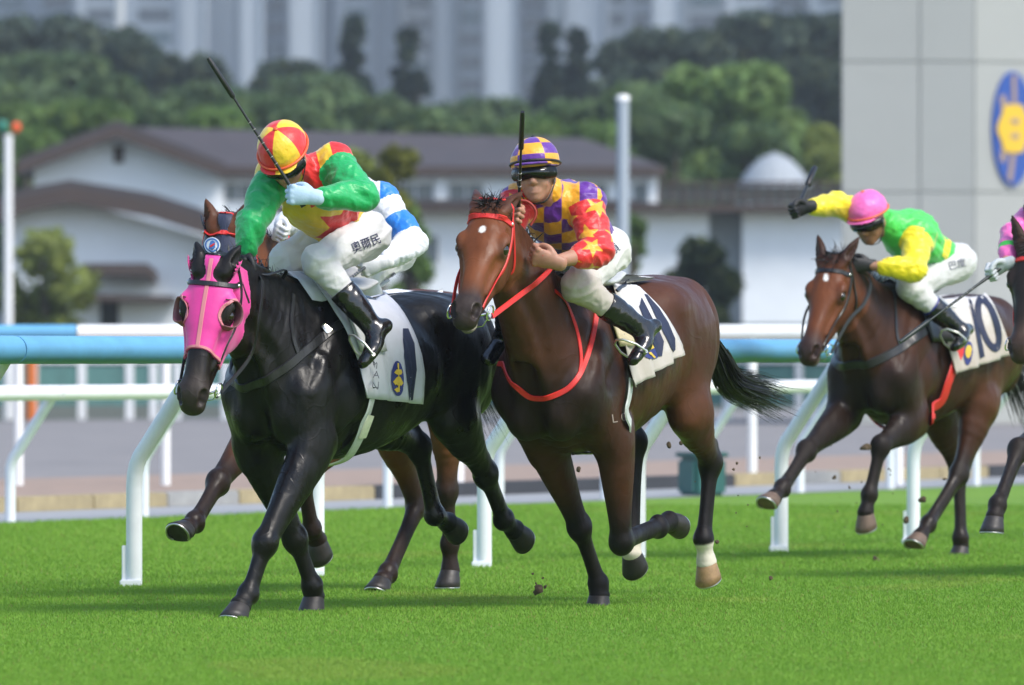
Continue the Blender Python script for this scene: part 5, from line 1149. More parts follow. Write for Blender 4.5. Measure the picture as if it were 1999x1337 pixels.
JE = pose(fre, (2190, 512, .1), (2090, 440, True), (2130, 450, None), (2022, 425, None), (2130, 505, True), (1980, 458, True), (2040, 505, True), (1964, 514, True),
          (2120, 560, True), (2080, 560, False), (2210, 640, False), (2120, 640, False), (2045, 410, True), (2190, 680, True), (2090, 680, True))
def right_leg(J, knee, ankle, toe): J['rk'], J['ra'], J['rt'] = map(np.array, (knee, ankle, toe))
right_leg(J1, fr1.u(560, 508, -.13), (-.30, -.30, 1.22), (-.18, -.33, 1.10))
right_leg(J2, (.84, -.17, 1.45), (.58, -.33, 1.22), (.72, -.35, 1.11))
right_leg(J3, (.10, -.17, 1.51), (-.16, -.32, 1.25), (-.02, -.34, 1.14))
right_leg(JC, (-.18, -.19, 1.50), (-.44, -.32, 1.23), (-.30, -.34, 1.12))
right_leg(JE, (-.50, -.19, 1.50), (-.78, -.32, 1.23), (-.64, -.34, 1.12))
def mesh_normals(V, Q):
    n = np.cross(V[Q[:, 2]] - V[Q[:, 0]], V[Q[:, 3]] - V[Q[:, 1]]); N = np.zeros_like(V)
    for k in range(4): np.add.at(N, Q[:, k], n)
    return N / np.maximum(np.linalg.norm(N, axis=1, keepdims=True), 1e-12)
def folds(V, Q, amp, sc, seed=0., ax=None, sq=.80):
    N = mesh_normals(V, Q); W_ = V if ax is None else V - np.outer(V @ nrm(ax), nrm(ax)) * sq
    a = wob(W_ + seed, sc); b = wob(W_ + .013 * sc * 0 + seed + 5, sc * 1.9)
    d = (1 - np.abs(a)).clip(-1, 1) * .7 + (1 - np.abs(b)).clip(-1, 1) * .35
    return V + N * (amp * (d - .35))[:, None]
def star2d(x, y, R, rot=0.):
    """>0 inside a five-pointed star"""
    a = np.arctan2(y, x) + rot; r = np.hypot(x, y); s = 2 * math.pi / 5; a = np.abs((a + s / 2) % s - s / 2)
    inn = .42; p1 = np.array([1, 0.]); p2 = inn * np.array([math.cos(s / 2), math.sin(s / 2)]); e = p2 - p1; n = np.array([e[1], -e[0]]); n = n / np.linalg.norm(n)
    n = n if n @ p1 > 0 else -n
    return R * (n @ p1) - (r * np.cos(a) * n[0] + r * np.sin(a) * n[1])
def silk(name, cols, rough=.42, attrs=('pa', 'sl', 'pb'), bump=.006, bscale=30):
    """satin in up to four colours: body A/B split by pa, sleeves C/D split by pb, sleeve mask sl"""
    m = mat(name, col=cols[0], rough=rough, spec=.5, sheen=.25, bump=bump, bscale=bscale); nt = m.node_tree; b = nt.nodes['Principled BSDF']
    def th(attr):
        a = nt.nodes.new('ShaderNodeAttribute'); a.attribute_name = attr
        mr = nt.nodes.new('ShaderNodeMapRange'); mr.inputs[1].default_value = -.0012; mr.inputs[2].default_value = .0012; nt.links.new(a.outputs['Fac'], mr.inputs[0]); return mr.outputs[0]
    def mx(f, a, c):
        x = nt.nodes.new('ShaderNodeMix'); x.data_type = 'RGBA'; nt.links.new(f, x.inputs[0])
        for v, i in ((a, 6), (c, 7)):
            if isinstance(v, tuple): x.inputs[i].default_value = (*v, 1)
            else: nt.links.new(v, x.inputs[i])
        return x.outputs[2]
    A, B, C, D = cols; out = mx(th(attrs[1]), mx(th(attrs[0]), A, B), mx(th(attrs[2]), C, D))
    nt.links.new(out, b.inputs['Base Color']); b.inputs['Anisotropic'].default_value = .4
    return m
def hand_mesh(w, d, t, side, mt, parent, name='glove', s=1.0, h=.0034):
    """closed hand: w wrist, d wrist->knuckles, t thumb side; returns grip centre and axis"""
    d = nrm(d); t = np.asarray(t, float); t = nrm(t - d * np.dot(t, d)); dn = np.cross(d, t) * (1 if side == 'R' else -1)   # back of the hand
    f = Field((-.075, -.075, -.085), (.135, .085, .05), h)
    f.sweep([(-.03, 0, 0), (-.01, 0, 0)], [(.031, .024), (.029, .022)], ref=(0, 1, 0), k=.01)
    f.sweep([(-.01, 0, 0), (.035, 0, .002), (.078, -.002, .001)], [(.028, .021), (.038, .020), (.040, .015)], ref=(0, 1, 0), k=.012)
    for i in range(4):
        y = .031 - .0205 * i; L = (.040, .043, .040, .033)[i]; p = np.array([.080 - .004 * abs(i - 1.2), y, .002]); a = 0
        for bend, ln, r in ((62, L, .0100), (92, L * .66, .0092), (62, L * .52, .0084)):
            a += math.radians(bend); q = p + ln * np.array([math.cos(a), 0, -math.sin(a)]); f.sweep([p, q], [r, r * .94], k=.004, ref=(0, 1, 0)); p = q
        f.ell((.080 - .004 * abs(i - 1.2), y, .004), .0108, k=.006)
    f.sweep([(.012, .028, -.006), (.034, .043, -.018), (.062, .040, -.036), (.078, .022, -.044)], [.015, .0125, .0108, .0095], k=.006)
    V, Q = f.mesh(); V = np.asarray(w) + s * (V[:, :1] * d + V[:, 1:2] * t + V[:, 2:3] * dn)
    if np.dot(np.cross(d, t), dn) < 0: Q = Q[:, ::-1]
    o = link_mesh(name, np_mesh(name, V, Q), mt, parent)
    return np.asarray(w) + s * (d * .062 - dn * .027), t
SKIN = mat('skin', col=(.40, .20, .135), rough=.5, sub=.15, noise=.12, nscale=40, spec=.4)
SKIN_D = mat('skin_tan', col=(.30, .15, .09), rough=.5, sub=.12, noise=.12, nscale=40, spec=.4)
BOOT = mat('boot_leather', col=(.010, .010, .011), rough=.22, noise=.15, nscale=25, bump=.003, bscale=20, coat=.3, coat_r=.12)
BREECH = mat('white_breeches', col=(.56, .55, .545), rough=.75, noise=.05, nscale=10, bump=.003, bscale=30, sheen=.2)
BREECHD = cloth_mat('mud_flecked_breeches', (.58, .56, .53), (.30, .24, .18), .55)
GOGM = mat('goggle_black', col=(.004, .004, .004), rough=.3, spec=.3)
LENS = mat('goggle_lens', col=(.004, .004, .005), rough=.08, spec=.6)
STRAPM = mat('chin_strap', col=(.02, .02, .02), rough=.5)
BUTTON = mat('silver_trim', col=(.6, .6, .55), rough=.3, metal=.8)
def build_jockey(J, fr, D):
    h = D.get('h', .0065); root = empty('jockey'); fr.place(root); tag(root, D['label'], 'person', 'jockeys')
    pel, nk = J['pel'], J['neck']; sp = nrm(nk - pel); lat = nrm(J['ls'] - J['rs']); front = np.cross(lat, sp)   # chest side is -front or front
    front = nrm(front) * (1 if front[0] > 0 else -1); 
    if np.dot(front, (1, 0, -.6)) < 0: front = -front
    hl = nrm(J['lh'] - J['rh']); allp = np.array([v for v in J.values()]); lo, hi = allp.min(0) - .2, allp.max(0) + .2
    fw, up = nrm(D['face']), np.asarray(D['up'], float); up = nrm(up - fw * np.dot(up, fw)); lf = np.cross(up, fw); hc = J['head']; Rh = np.stack([fw, lf, up])
    hd = lambda x, y, z: hc + fw * x + lf * y + up * z
    wa = pel + (nk - pel) * .30 + front * -.02; ch = pel + (nk - pel) * .68
    # --- the person underneath, one skin
    f = Field(lo, hi, h)
    f.sweep([pel, wa, ch, nk], [(.12, .10), (.11, .085), (.14, .095), (.07, .06)], ref=lat, k=.04)
    for s in 'lr':
        f.sweep([J[s + 'h'], J[s + 'k']], [.075, .055], k=.04); f.sweep([J[s + 'k'], J[s + 'k'] + (J[s + 'a'] - J[s + 'k']) * .9], [.05, .03], k=.03)
        f.sweep([nk, J[s + 's'], J[s + 'e']], [.05, .052, .038], k=.03); f.sweep([J[s + 'e'], J[s + 'e'] + (J[s + 'w'] - J[s + 'e']) * .35, J[s + 'w']], [.038, .040, .026], k=.02)
    f.sweep([nk, hd(-.03, 0, -.07)], [.056, .052], k=.03)
    e = lambda c, r, k=.015, op='add': f.ell(hd(*c), r, Rh, k, op)
    e((0, 0, 0), (.098, .076, .105), .03); e((.03, 0, -.07), (.058, .054, .062), .03); e((.062, 0, -.112), (.024, .026, .02), .02)
    e((.072, 0, -.085), (.022, .032, .018), .012); e((.084, 0, -.078), (.012, .022, .006), .006); e((.083, 0, -.090), (.012, .020, .006), .006)
    f.sweep([hd(.084, 0, .0), hd(.104, 0, -.042)], [.011, .015], k=.012); f.ell(hd(.098, 0, -.050), (.014, .019, .010), Rh, .008)
    for s in (1, -1):
        e((.062, s * .036, -.045), (.026, .024, .026), .02); e((.078, s * .033, -.008), (.022, .018, .014), .012, 'cut'); e((.068, s * .032, -.010), (.016, .016, .014), .008)
        e((-.005, s * .076, -.028), (.020, .011, .032), .010)
    f.sweep([hd(.10, -.024, -.084), hd(.108, 0, -.083), hd(.10, .024, -.084)], [(.004 + D.get('mouth', 0.), .012)] * 3, ref=up, k=.004, op='cut')
    V, Q = f.mesh(); link_mesh('body', np_mesh('body', V, Q), D.get('skin', SKIN), root)
    # --- jacket
    f = Field(lo, hi, h)
    f.sweep([pel + sp * .02, wa, ch, nk - sp * .02], [(.150, .115), (.148, .116), (.172, .120), (.085, .08)], ref=lat, k=.05)
    f.sweep([nk - sp * .03, nk + (hc - nk) * .35], [.075, .068], k=.03)
    f.ell(ch - front * .05, (.13, .13, .12), None, .06)
    for s in 'lr':
        S, E_, W_ = J[s + 's'], J[s + 'e'], J[s + 'w']; a = nrm(E_ - S)
        f.sweep([nk - sp * .05, S], [(.075, .08), (.078, .078)], k=.05)
        f.sweep([S, S + (E_ - S) * .5, E_], [.078, .074, .062], k=.04)
        cu = E_ + (W_ - E_) * D.get('cuff', {}).get(s, .82)
        f.sweep([E_, E_ + (cu - E_) * .45, E_ + (cu - E_) * .85, cu], [.064, .062, .050, .036], k=.03)
    f.half(pel + sp * .03, -sp)
    V, Q = f.mesh(); V = folds(V, Q, D.get('fold', .008) * 1.35, 27., D.get('seed', 0.), sp + .4 * lat); V = folds(V, Q, .0022, 64., 2., sp - .5 * lat)
    me = np_mesh('jacket', V, Q)
    # pattern coordinates
    def arm_uv(s):
        S, E_, W_ = J[s + 's'], J[s + 'e'], J[s + 'w']; dd, tt = seg_t(V, [S, E_, W_]); tl = np.where(tt < 1, tt * .28, .28 + (tt - 1) * .25)
        a = nrm(E_ - S); b = nrm(W_ - E_); q = np.where((tt < 1)[:, None], V - S, V - E_); ax = np.where((tt < 1)[:, None], a, b)
        o = nrm(np.cross(a, b)) if np.linalg.norm(np.cross(a, b)) > .05 else lat; n2 = np.cross(ax, o); n2 /= np.maximum(np.linalg.norm(n2, axis=1, keepdims=True), 1e-9)
        return dd, tl, np.arctan2((q * n2).sum(1), q @ o) * .065
    dl, tl_, al = arm_uv('l'); dr, tr, ar = arm_uv('r')
    dt, tt = seg_t(V, [pel, wa, ch, nk]); lats = (V - pel) @ lat; axs = (V - pel) @ sp; dep = (V - pel) @ front
    tor = np.sqrt((lats / .165) ** 2 + ((V - (pel + sp * axs[:, None])) @ front / .12) ** 2) * .12 - .12
    sl = np.maximum(np.where(tl_ > .02, .100 - dl, -.02), np.where(tr > .02, .100 - dr, -.02)); sl = np.minimum(sl, np.maximum(np.abs(lats) - .150, np.where((dl < .100) & (tl_ > .045) | (dr < .100) & (tr > .045), .05, -.05)))
    P_ = dict(V=V, lats=lats, axs=axs, dep=dep, dl=dl, tl=tl_, al=al, dr=dr, tr=tr, ar=ar, L=np.linalg.norm(nk - pel))
    set_attr(me, 'sl', sl); set_attr(me, 'pa', D['pa'](P_)); set_attr(me, 'pb', D['pb'](P_))
    jk = link_mesh('jacket', me, D['silk'], root)
    for s in 'lr':      # gathered wristbands
        cu = J[s + 'e'] + (J[s + 'w'] - J[s + 'e']) * (D.get('cuff', {}).get(s, .82) - .03); ring_obj('cuff', cu, J[s + 'w'] - J[s + 'e'], .036, .008, D['cuffm'], jk)
    # --- breeches
    f = Field(lo, hi, h)
    f.ell(pel, (.105, .135, .10), None, .04); f.sweep([pel - (0, 0, .01), pel + sp * .07], [(.142, .112), (.143, .110)], ref=lat, k=.03)
    for s in 'lr':
        Hh, K, A = J[s + 'h'], J[s + 'k'], J[s + 'a']; f.ell(Hh - nrm(K - Hh) * .04 + np.array([-.02, 0, .0]), (.088, .085, .092), None, .05)
        f.sweep([Hh, Hh + (K - Hh) * .5, K], [.096, .086, .066], k=.045); f.ell(K, .068, None, .03); f.sweep([K, K + (A - K) * .30, K + (A - K) * .46], [.064, .060, .054], k=.03)
    V, Q = f.mesh(); ta = nrm(J['lk'] - J['lh']); V = folds(V, Q, .0085, 26., 1. + D.get('seed', 0.), ta + .5 * lat); V = folds(V, Q, .0018, 60., 4., ta); me = np_mesh('breeches', V, Q)
    if D['breech'] is BREECHD: set_attr(me, 'dirt', np.maximum(sstep(seg_t(V, [J['lh'], J['lk'], J['la']])[1], .55, 1.3) * (seg_t(V, [J['lh'], J['lk'], J['la']])[0] < .12), 0) * 1.1)
    br = link_mesh('breeches', me, D['breech'], root); D['br_bvh'] = bvh_of(V, Q); D['br'] = br
    # --- boots
    for s in 'lr':
        K, A, T_ = J[s + 'k'], J[s + 'a'], J[s + 't']; sh = nrm(A - K); to = nrm(T_ - A); heel = A + sh * .055 - to * .055
        f = Field(np.minimum(np.minimum(K, A), T_) - .16, np.maximum(np.maximum(K, A), T_) + .16, .006)
        f.sweep([K + (A - K) * .40, K + (A - K) * .6, K + (A - K) * .85, A + sh * .01], [.060, .062, .050, .044], k=.02)
        f.half(K + (A - K) * .44, -sh)
        f.sweep([A + sh * .02, A + sh * .035 + to * .07, T_ + sh * .012], [(.042, .046), (.043, .038), (.036, .024)], ref=np.cross(sh, to), k=.02)
        f.sweep([A + sh * .02, heel], [.042, .034], k=.02)
        V, Q = f.mesh(); V = folds(V, Q, .004, 24., 7.)
        bo = link_mesh('boot', np_mesh('boot', V, Q), BOOT, root)
        ring_obj('boot_top', K + (A - K) * .445, sh, .057, .006, D.get('topm', BOOT), bo)
        if s == 'l' or D.get('both_irons'):
            b = T_ + sh * .03 - to * .04; sd = nrm(np.cross(sh, to)); up_ = -sh
            tube_obj('stirrup_iron', [b - sd * .055, b - sd * .055 + up_ * .06, b - sd * .03 + up_ * .115, b + up_ * .13, b + sd * .03 + up_ * .115, b + sd * .055 + up_ * .06, b + sd * .055], .0055, BUTTON, bo, 8)
            tube_obj('stirrup_tread', [b - sd * .055, b + sd * .055], .009, BUTTON, bo, 8)
    # --- cap over a skull helmet
    f = Field(hc - .2, hc + .2, .0055)
    e = lambda c, r, k=.015, op='add': f.ell(hd(*c), r, Rh, k, op)
    e((-.008, 0, .050), (.128, .106, .106), .03); f.half(hd(0, 0, .026), -up + fw * -.10)
    e((.094, 0, .032), (.058, .086, .009), .012)
    V, Q = f.mesh(); V = folds(V, Q, .0035, 22., 3.); L_ = (V - hd(-.008, 0, .038)) @ Rh.T; me = np_mesh('helmet', V, Q)
    set_attr(me, 'pa', D['cap_pa'](L_)); set_attr(me, 'sl', np.full(len(V), -1.)); set_attr(me, 'pb', np.full(len(V), -1.))
    he = link_mesh('helmet', me, D['capm'], root)
    rim = [hd(-.008 + .132 * math.cos(a) + (.006 if math.cos(a) > 0 else 0), .110 * math.sin(a), .038 + .010 * math.cos(a)) for a in np.linspace(0, 2 * math.pi, 33)]
    bm = bmesh.new(); add_tube(bm, rim, .006, 6); bm_obj('cap_band', bm, D['bandm'], he)
    sphere_obj('cap_button', hd(-.008, 0, .157), (.012, .012, .008), D['bandm'], he, Rh, 12)
    for s in (1, -1):
        ribbon('chin_strap', [hd(.0, s * .084, .0), hd(.02, s * .078, -.06), hd(.045, s * .045, -.125), hd(.05, 0, -.138)], .014, .003, STRAPM, he, None, 0, n=5, wdir=lf * s)
    # --- goggles
    f = Field(hc - .17, hc + .17, .004)
    f.sweep([hd(.045, -.086, -.006), hd(.090, -.052, -.006), hd(.110, 0, -.004), hd(.090, .052, -.006), hd(.045, .086, -.006)], [(.027, .017), (.031, .021), (.025, .018), (.031, .021), (.027, .017)], ref=up, k=.01)
    V, Q = f.mesh(); go = link_mesh('goggles', np_mesh('goggles', V, Q), GOGM, root)
    f = Field(hc - .17, hc + .17, .004)
    f.sweep([hd(.060, -.084, -.007), hd(.101, -.048, -.007), hd(.117, 0, -.005), hd(.101, .048, -.007), hd(.060, .084, -.007)], [(.018, .012), (.022, .016), (.015, .013), (.022, .016), (.018, .012)], ref=up, k=.01)
    V, Q = f.mesh(); link_mesh('lens', np_mesh('lens', V, Q), LENS, go)
    for s in (1, -1): sphere_obj('goggle_clip', hd(.035, s * .093, -.012), (.014, .006, .014), D.get('clipm', BUTTON), go, Rh, 10)
    # --- hands
    g = {}
    for s in 'lr':
        d, t, gm = D['hands'][s]; g[s] = hand_mesh(J[s + 'w'] + nrm(J[s + 'w'] - J[s + 'e']) * .01, d, t, s.upper(), gm, root, 'glove', 1.08)
    D['grip'] = g; D['root'] = root; return D
def whip_obj(fr, grip, tip, label, col=(.01, .01, .011), k=1.0, back=.10, name='whip', flap=True):
    a = np.asarray(grip, float); b = np.asarray(tip, float); d = nrm(b - a); L = np.linalg.norm(b - a)
    root = empty(name); fr.place(root); tag(root, label, 'whip', 'riding whips')
    m = mat(name + '_leather', col=col, rough=.4, noise=.2, nscale=90, bump=.0008, bscale=300)
    tube_obj('handle', [a - d * back, a - d * (back - .02), a, a + d * .10], [.012 * k, .0105 * k, .0095 * k, .008 * k], m, root, 10)
    tube_obj('shaft', [a + d * .098, a + d * L * .5, b - d * .20], [.0072 * k, .006 * k, .005 * k], m, root, 10)
    for kk in range(7):
        q = a + d * (.16 + .035 * kk)
        if .16 + .035 * kk < L - .3: ring_obj('binding', q, d, .0066, .0016, M('whip_binding', col=(.35, .33, .30), rough=.5), root)
    if flap: tube_obj('flap', [b - d * .205, b - d * .195, b - d * .02, b], [.006 * k, .0125 * k, .0115 * k, .009 * k], m, root, 8)
    return root
def head_dir(turn, pitch, roll=0.):
    t, p = math.radians(turn), math.radians(pitch); g = np.array([math.cos(t), math.sin(t), 0]); z = np.array([0, 0, 1.])
    fw = g * math.cos(p) - z * math.sin(p); up = g * math.sin(p) + z * math.cos(p); lf = np.cross(up, fw); r = math.radians(roll)
    return fw, up * math.cos(r) + lf * math.sin(r)
GREEN, YEL, RED, GOLDS, PURP, WHT, BLU, LIME, LEM, PNK = (.006, .36, .095), (.80, .52, .025), (.66, .018, .018), (.78, .36, .015), (.11, .018, .27), (.76, .76, .80), (.012, .19, .64), (.06, .56, .075), (.84, .68, .012), (.80, .13, .42)
none = lambda P: np.full(len(P['V']), -1.)
wrap = lambda a: (a + .204) % .408 - .204
def stars(P, R=.058):
    r = np.full(len(P['V']), -1.)
    for t, al in ((np.where(P['dl'] < P['dr'], P['tl'], P['tr']), np.where(P['dl'] < P['dr'], P['al'], P['ar'])),):
        for i, c in enumerate((.09, .22, .35, .47)):
            for k in range(3): r = np.maximum(r, star2d(t - c, wrap(al - (-.204 + .136 * k + .068 * (i % 2))), R, .6 * i))
    return r
def torso_arc(P): return np.arctan2(P['lats'] / .165, P['dep'] / .12) * .145
def check(P, c=.078): return np.sin(math.pi * (P['lats'] + .5 * c) / c) * np.sin(math.pi * P['axs'] / c) * .03
def cap_sect(n, ph): return lambda L: np.sin(n * np.arctan2(L[:, 1], L[:, 0]) + ph) * np.hypot(L[:, 0], L[:, 1]) * .5
def cap_check(L): return np.sin(3 * np.arctan2(L[:, 1], L[:, 0]) + 1.57) * np.hypot(L[:, 0], L[:, 1]) * np.sin((L[:, 2] + .012) * math.pi / .05) * .5
cuffm = lambda n, c: mat(n, col=c, rough=.4, sheen=.2)
GLOVE_B = mat('pale_blue_glove', col=(.42, .56, .70), rough=.7, bump=.001, bscale=120, noise=.08); GLOVE_K = mat('black_glove', col=(.012, .012, .013), rough=.6); GLOVE_W = mat('white_glove', col=(.70, .69, .67), rough=.75, noise=.1, bump=.001, bscale=120)
RW = {}
fw, up = head_dir(16, 47, -4)
RW['1'] = build_jockey(J1, fr1, dict(label='jockey in green, yellow and red silks raising the whip on the black horse', h=.006, face=fw, up=up, seed=0., fold=.009,
    silk=silk('green_yellow_red_silk', (YEL, RED, GREEN, GREEN)), pa=lambda P: np.maximum(np.maximum(star2d(P['lats'] - .0, P['axs'] - .20, .15, .3), np.minimum(P['axs'] - (P['L'] - .10), .012 - np.abs(np.abs(P['lats']) - .075) + .03)), star2d(P['lats'] + .10, P['axs'] - .10, .06, .9)), pb=none,
    capm=silk('red_yellow_cap', (RED, YEL, RED, RED)), cap_pa=cap_sect(3, .13), bandm=mat('orange_band', col=(.75, .10, .03), rough=.4), cuffm=cuffm('green_cuff', GREEN), cuff=dict(l=.86, r=.9),
    breech=BREECH, hands=dict(l=((.5, -.85, .12), (0, 0, 1.), GLOVE_B), r=((.55, .1, -.8), (.5, .6, .4), GLOVE_K))))
fw, up = head_dir(15, -2, -5)
RW['2'] = build_jockey(J2, fr2, dict(label='jockey in red silks with gold stars and purple checks on the bay horse', h=.006, mouth=.006, face=fw, up=up, seed=3., fold=.008,
    silk=silk('red_star_check_silk', (GOLDS, PURP, RED, GOLDS)), pa=check, pb=stars, capm=silk('purple_gold_cap', (GOLDS, PURP, RED, RED)), cap_pa=cap_check, bandm=mat('black_band', col=(.015, .015, .015), rough=.5), cuffm=cuffm('red_cuff', RED), cuff=dict(l=.52, r=.8),
    breech=BREECHD, clipm=mat('brass_clip', col=(.55, .5, .2), rough=.4, metal=.5), hands=dict(l=((.35, -.75, .25), (.4, 0, 1.), SKIN), r=((.7, .2, .3), (0, 0, 1.), SKIN))))
fw, up = head_dir(2, 26, -4)
RW['3'] = build_jockey(J3, fr3, dict(label='jockey in lime silks with yellow sleeves and a pink cap', h=.0065, face=fw, up=up, seed=6., skin=SKIN_D, topm=mat('blue_boot_top', col=(.02, .03, .22), rough=.6),
    silk=silk('lime_yellow_silk', (LIME, LEM, LEM, LEM)), pa=lambda P: np.minimum(np.maximum(star2d(P['lats'], P['axs'] - .36, .09, .3), star2d(P['lats'] - .03, P['axs'] - .18, .09, .9)), -P['dep'] + .02), pb=none,
    capm=silk('pink_cap', (PNK, PNK, PNK, PNK)), cap_pa=lambda L: np.full(len(L), -1.), bandm=mat('orange_cap_band', col=(.75, .14, .05), rough=.4), cuffm=cuffm('yellow_cuff', LEM), cuff=dict(l=.74, r=.92),
    breech=BREECH, hands=dict(l=((.6, -.5, 0), (.3, .1, 1.), GLOVE_K), r=((.5, -.6, -.2), (0, .1, 1.), GLOVE_K))))
fw, up = head_dir(0, 40)
RW['c'] = build_jockey(JC, frc, dict(label='jockey in white and blue silks, mostly hidden behind the green-sleeved jockey', h=.007, face=fw, up=up, seed=9.,
    silk=silk('white_blue_silk', (WHT, BLU, WHT, BLU)), pa=lambda P: np.minimum(P['axs'] - (P['L'] - .17), .05 - np.abs(P['lats'] - .06)), pb=lambda P: np.where(P['dl'] < P['dr'], .055 - np.abs(P['tl'] - .19), .05 - np.abs(P['tr'] - .27)),
    capm=silk('blue_cap', (BLU, WHT, BLU, BLU)), cap_pa=cap_sect(3, .5), bandm=bpy.data.materials['black_band'], cuffm=cuffm('white_cuff', WHT), breech=BREECH,
    hands=dict(l=((.45, -.75, -.25), (.3, 0, 1.), GLOVE_W), r=((.75, .2, -.3), (0, .4, 1.), GLOVE_W))))
fw, up = head_dir(0, 30)
RW['e'] = build_jockey(JE, fre, dict(label='jockey with a pink sleeve reaching in at the right edge', h=.008, face=fw, up=up, seed=12.,
    silk=silk('pink_silk', (PNK, WHT, PNK, LIME)), pa=none, pb=lambda P: .012 - np.abs(P['tr'] - .43), capm=bpy.data.materials['pink_cap'], cap_pa=lambda L: np.full(len(L), -1.), bandm=bpy.data.materials['black_band'], cuffm=cuffm('pink_cuff', PNK), breech=BREECH,
    hands=dict(l=((.6, -.3, 0), (.2, .2, 1.), GLOVE_K), r=((.35, -.75, -.35), (.5, 0, .8), mat('grey_glove', col=(.45, .48, .50), rough=.7)))))
# whips
g = RW['1']['grip']['l'][0]; whip_obj(fr1, g, reach(fr1, g, 400, 103, .70, True), 'long black whip swung up by the jockey in green sleeves', back=.06)
g = RW['2']['grip']['r'][0]; whip_obj(fr2, g, reach(fr2, g, 1020, 218, .56, True), 'black whip held upright by the jockey with gold stars', back=.1)
g = RW['3']['grip']['r'][0]; whip_obj(fr3, g, reach(fr3, g, 1591, 327, .50, False), 'short black whip raised by the jockey in the pink cap', back=.05, k=1.5)
g = RW['c']['grip']['l'][0]; whip_obj(frc, g, reach(frc, g, 645, 572, .60, True), 'dark whip in the white glove of the blue and white jockey', col=(.04, .045, .05), back=.06)
g = RW['e']['grip']['r'][0]; whip_obj(fre, g, reach(fre, g, 1757, 668, .66, True), 'dark whip slanting down across the number 10 horse from the right edge', col=(.012, .02, .018), back=.06)
# names on the breeches
INK = mat('navy_ink', col=(.02, .02, .07), rough=.7)
letters('lettering', '奧爾民', (714, 476), 23, -22, fr1, RW['1']['br_bvh'], INK, RW['1']['br'], .0035, sx=.88)
letters('lettering', '潘頓', (1191, 494), 20, -38, fr2, RW['2']['br_bvh'], INK, RW['2']['br'], .0035)
letters('lettering', '巴度', (1868, 517), 18, -14, fr3, RW['3']['br_bvh'], mat('grey_ink', col=(.10, .10, .14), rough=.7), RW['3']['br'], .0035)
letters('lettering', '何澤', (764, 548), 17, -50, frc, RW['c']['br_bvh'], INK, RW['c']['br'], .0035)
# reins
H = HS['1']; g1 = RW['1']['grip']['r'][0]; g2 = RW['1']['grip']['l'][0]
rein(H, 1, [hit(fr1, H['bvh'], 486, 690, .03), hit(fr1, H['bvh'], 497, 620, .03), hit(fr1, H['bvh'], 502, 560, .03), g1 + (-.02, .03, -.02), g1], LEATHER)
rein(H, -1, [g1 * .5 + H['HD'](.508, -.08, -.14) * .5 + (0, -.10, 0), g1 + (0, -.03, -.02)], LEATHER)
ribbon('rein', [g1, g1 + (-.05, .06, -.02), g1 + (-.16, .09, .0), g1 + (-.20, .02, -.06), g1 + (-.1, -.02, -.08), g1], .016, .004, LEATHER, H['bridle'], None, 0, n=8, wdir=(0, .3, 1))
H = HS['2']; g1 = RW['2']['grip']['l'][0]; g2 = RW['2']['grip']['r'][0]
rein(H, 1, [hit(fr2, H['bvh'], 1008, 572, .03), hit(fr2, H['bvh'], 1040, 548, .03), hit(fr2, H['bvh'], 1064, 522, .035), g1 + (.02, .03, .0), g1], REDST, .026)
rein(H, -1, [g2 * .5 + H['HD'](.508, -.08, -.14) * .5 + (0, -.10, 0), g2 + (0, -.03, -.02)], REDST, .024)
lp = [reach(fr2, g2, x, y, .16, None) for x, y in ((990, 408), (1004, 394), (1026, 392), (1042, 404), (1046, 420), (1036, 440))]
bm = bmesh.new(); add_tube(bm, spline(lp, 6), .006, 8); bm_obj('rein', bm, mat('dull_red_rein', col=(.30, .03, .02), rough=.6), H['bridle'])
H = HS['3']; g1 = RW['3']['grip']['l'][0]
rein(H, 1, [hit(fr3, H['bvh'], 1648, 622, .03), hit(fr3, H['bvh'], 1680, 590, .03), hit(fr3, H['bvh'], 1690, 552, .03), g1], LEATHER, .022)
rein(H, -1, [g1 * .5 + H['HD'](.508, -.08, -.14) * .5 + (0, -.12, 0), g1 + (0, -.04, 0)], LEATHER)
H = HS['c']; g1 = RW['c']['grip']['r'][0]
rein(H, 1, [reach(frc, g1, 545, 500, .2, None), reach(frc, g1, 562, 470, .1, None), reach(frc, g1, 555, 448, .05, None), g1], REDST, .03)
H = HS['e']; g1 = RW['e']['grip']['l'][0]
rein(H, 1, [g1 * .5 + H['HD'](.508, .08, -.14) * .5 + (0, .08, 0), g1], REDST, .024)
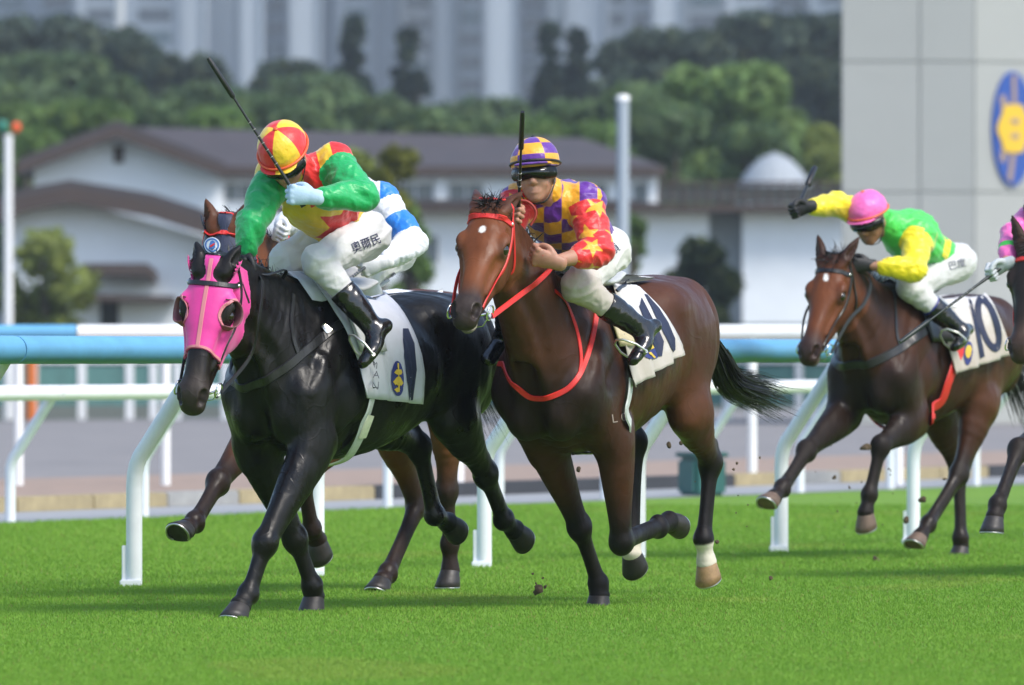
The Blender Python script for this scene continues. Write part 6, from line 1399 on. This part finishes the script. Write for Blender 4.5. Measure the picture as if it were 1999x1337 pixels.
# racing saddles
def saddle(H, D, mt, flapm):
    T = H['T']; f = Field(T(-.6, -.4, .9) - .05, T(.1, .4, 1.6) + .1, .008)
    top = [T(.0, 0, 1.475), T(-.14, 0, 1.455), T(-.30, 0, 1.445), T(-.42, 0, 1.475)]
    f.sweep(top, [(.07, .03), (.10, .025), (.13, .025), (.13, .022)], k=.02)
    V, Q = f.mesh(); o = link_mesh('saddle', np_mesh('saddle', V, Q), mt, H['root'])
    bv = H['cloth']
    for s in (1, -1):
        P = []
        for i in range(10):
            for j in range(8):
                t = i / 9; a = j / 7; x = -.02 - .20 * a + .10 * t * (1 - t) * 4 * (1 - a) * .4; z = 1.43 - .26 * t
                q, no, _, _ = bv.ray_cast(Vector(T(x, s * .8, z)), Vector((0, -s, 0)))
                if q is None: q, no, _, _ = H['bvh'].ray_cast(Vector(T(x, s * .8, z)), Vector((0, -s, 0)))
                if q is None: q = Vector(T(x, s * .12, z))
                P.append(np.array(q) + np.array([0, s * .014, 0]))
        Fs = [(i * 8 + j, i * 8 + j + 1, (i + 1) * 8 + j + 1, (i + 1) * 8 + j) for i in range(9) for j in range(7)]
        fo = link_mesh('saddle_flap', np_mesh('saddle_flap', np.array(P), Fs), flapm, o); so = fo.modifiers.new('t', 'SOLIDIFY'); so.thickness = .008
SADM = mat('saddle_grey', col=(.45, .46, .46), rough=.45, noise=.1, nscale=30); CREAMF = mat('cream_flap', col=(.55, .47, .30), rough=.5, noise=.12, nscale=30); DARKF = mat('dark_flap', col=(.02, .02, .02), rough=.4)
for k, fm in (('1', SADM), ('2', CREAMF), ('3', DARKF), ('c', SADM), ('e', DARKF)): saddle(HS[k], RW[k], SADM if k != '3' else DARKF, fm)
# ---- turf kicked up by the hooves
SOIL = mat('soil_clod', col=(.085, .058, .034), rough=.95, noise=.4, nscale=40)
def clod(p, r, seed, label):
    bm = bmesh.new(); bmesh.ops.create_icosphere(bm, subdivisions=2, radius=1.0); V = np.array([v.co[:] for v in bm.verts]); k = 1 + .35 * wob(V + seed, 1.6) + .12 * wob(V + seed, 5.); sc = np.random.RandomState(seed).uniform(.55, 1.3, 3)
    for v, q in zip(bm.verts, V * k[:, None] * sc * r): v.co = q
    o = bm_obj('turf_clod', bm, SOIL); o.location = p; tag(o, label, 'clod', 'flying turf clods')
rg = np.random.RandomState(21); CL = 'small dark crumb of turf flung up behind a galloping horse'
for px, py, r in ((1709, 1100, .034), (1052, 1150, .020), (1046, 1138, .008), (1060, 1128, .006), (1040, 1120, .005), (1064, 1146, .009), (1130, 917, .012), (1305, 868, .013), (1330, 863, .010), (1400, 1058, .014), (1505, 1128, .010), (1690, 873, .022), (1628, 932, .012), (1802, 975, .016), (1770, 1015, .020), (1845, 935, .010)):
    big = {1709: 'largest lump of turf hanging under the number 10 horse', 1052: 'brown lump of turf between the two leading horses'}.get(px, CL); clod(at(px, py, 39.5 if px < 1520 else 46.5), r, px, big)
for i in range(34):
    px, py = (rg.normal(1690, 70), rg.normal(960, 75)) if i % 3 else (rg.normal(1440, 60), rg.normal(1010, 80)); clod(at(px, py, 41.0 if px < 1500 else 46.0 + rg.uniform(-1, 1)), rg.uniform(.0025, .006), i + 5, CL)
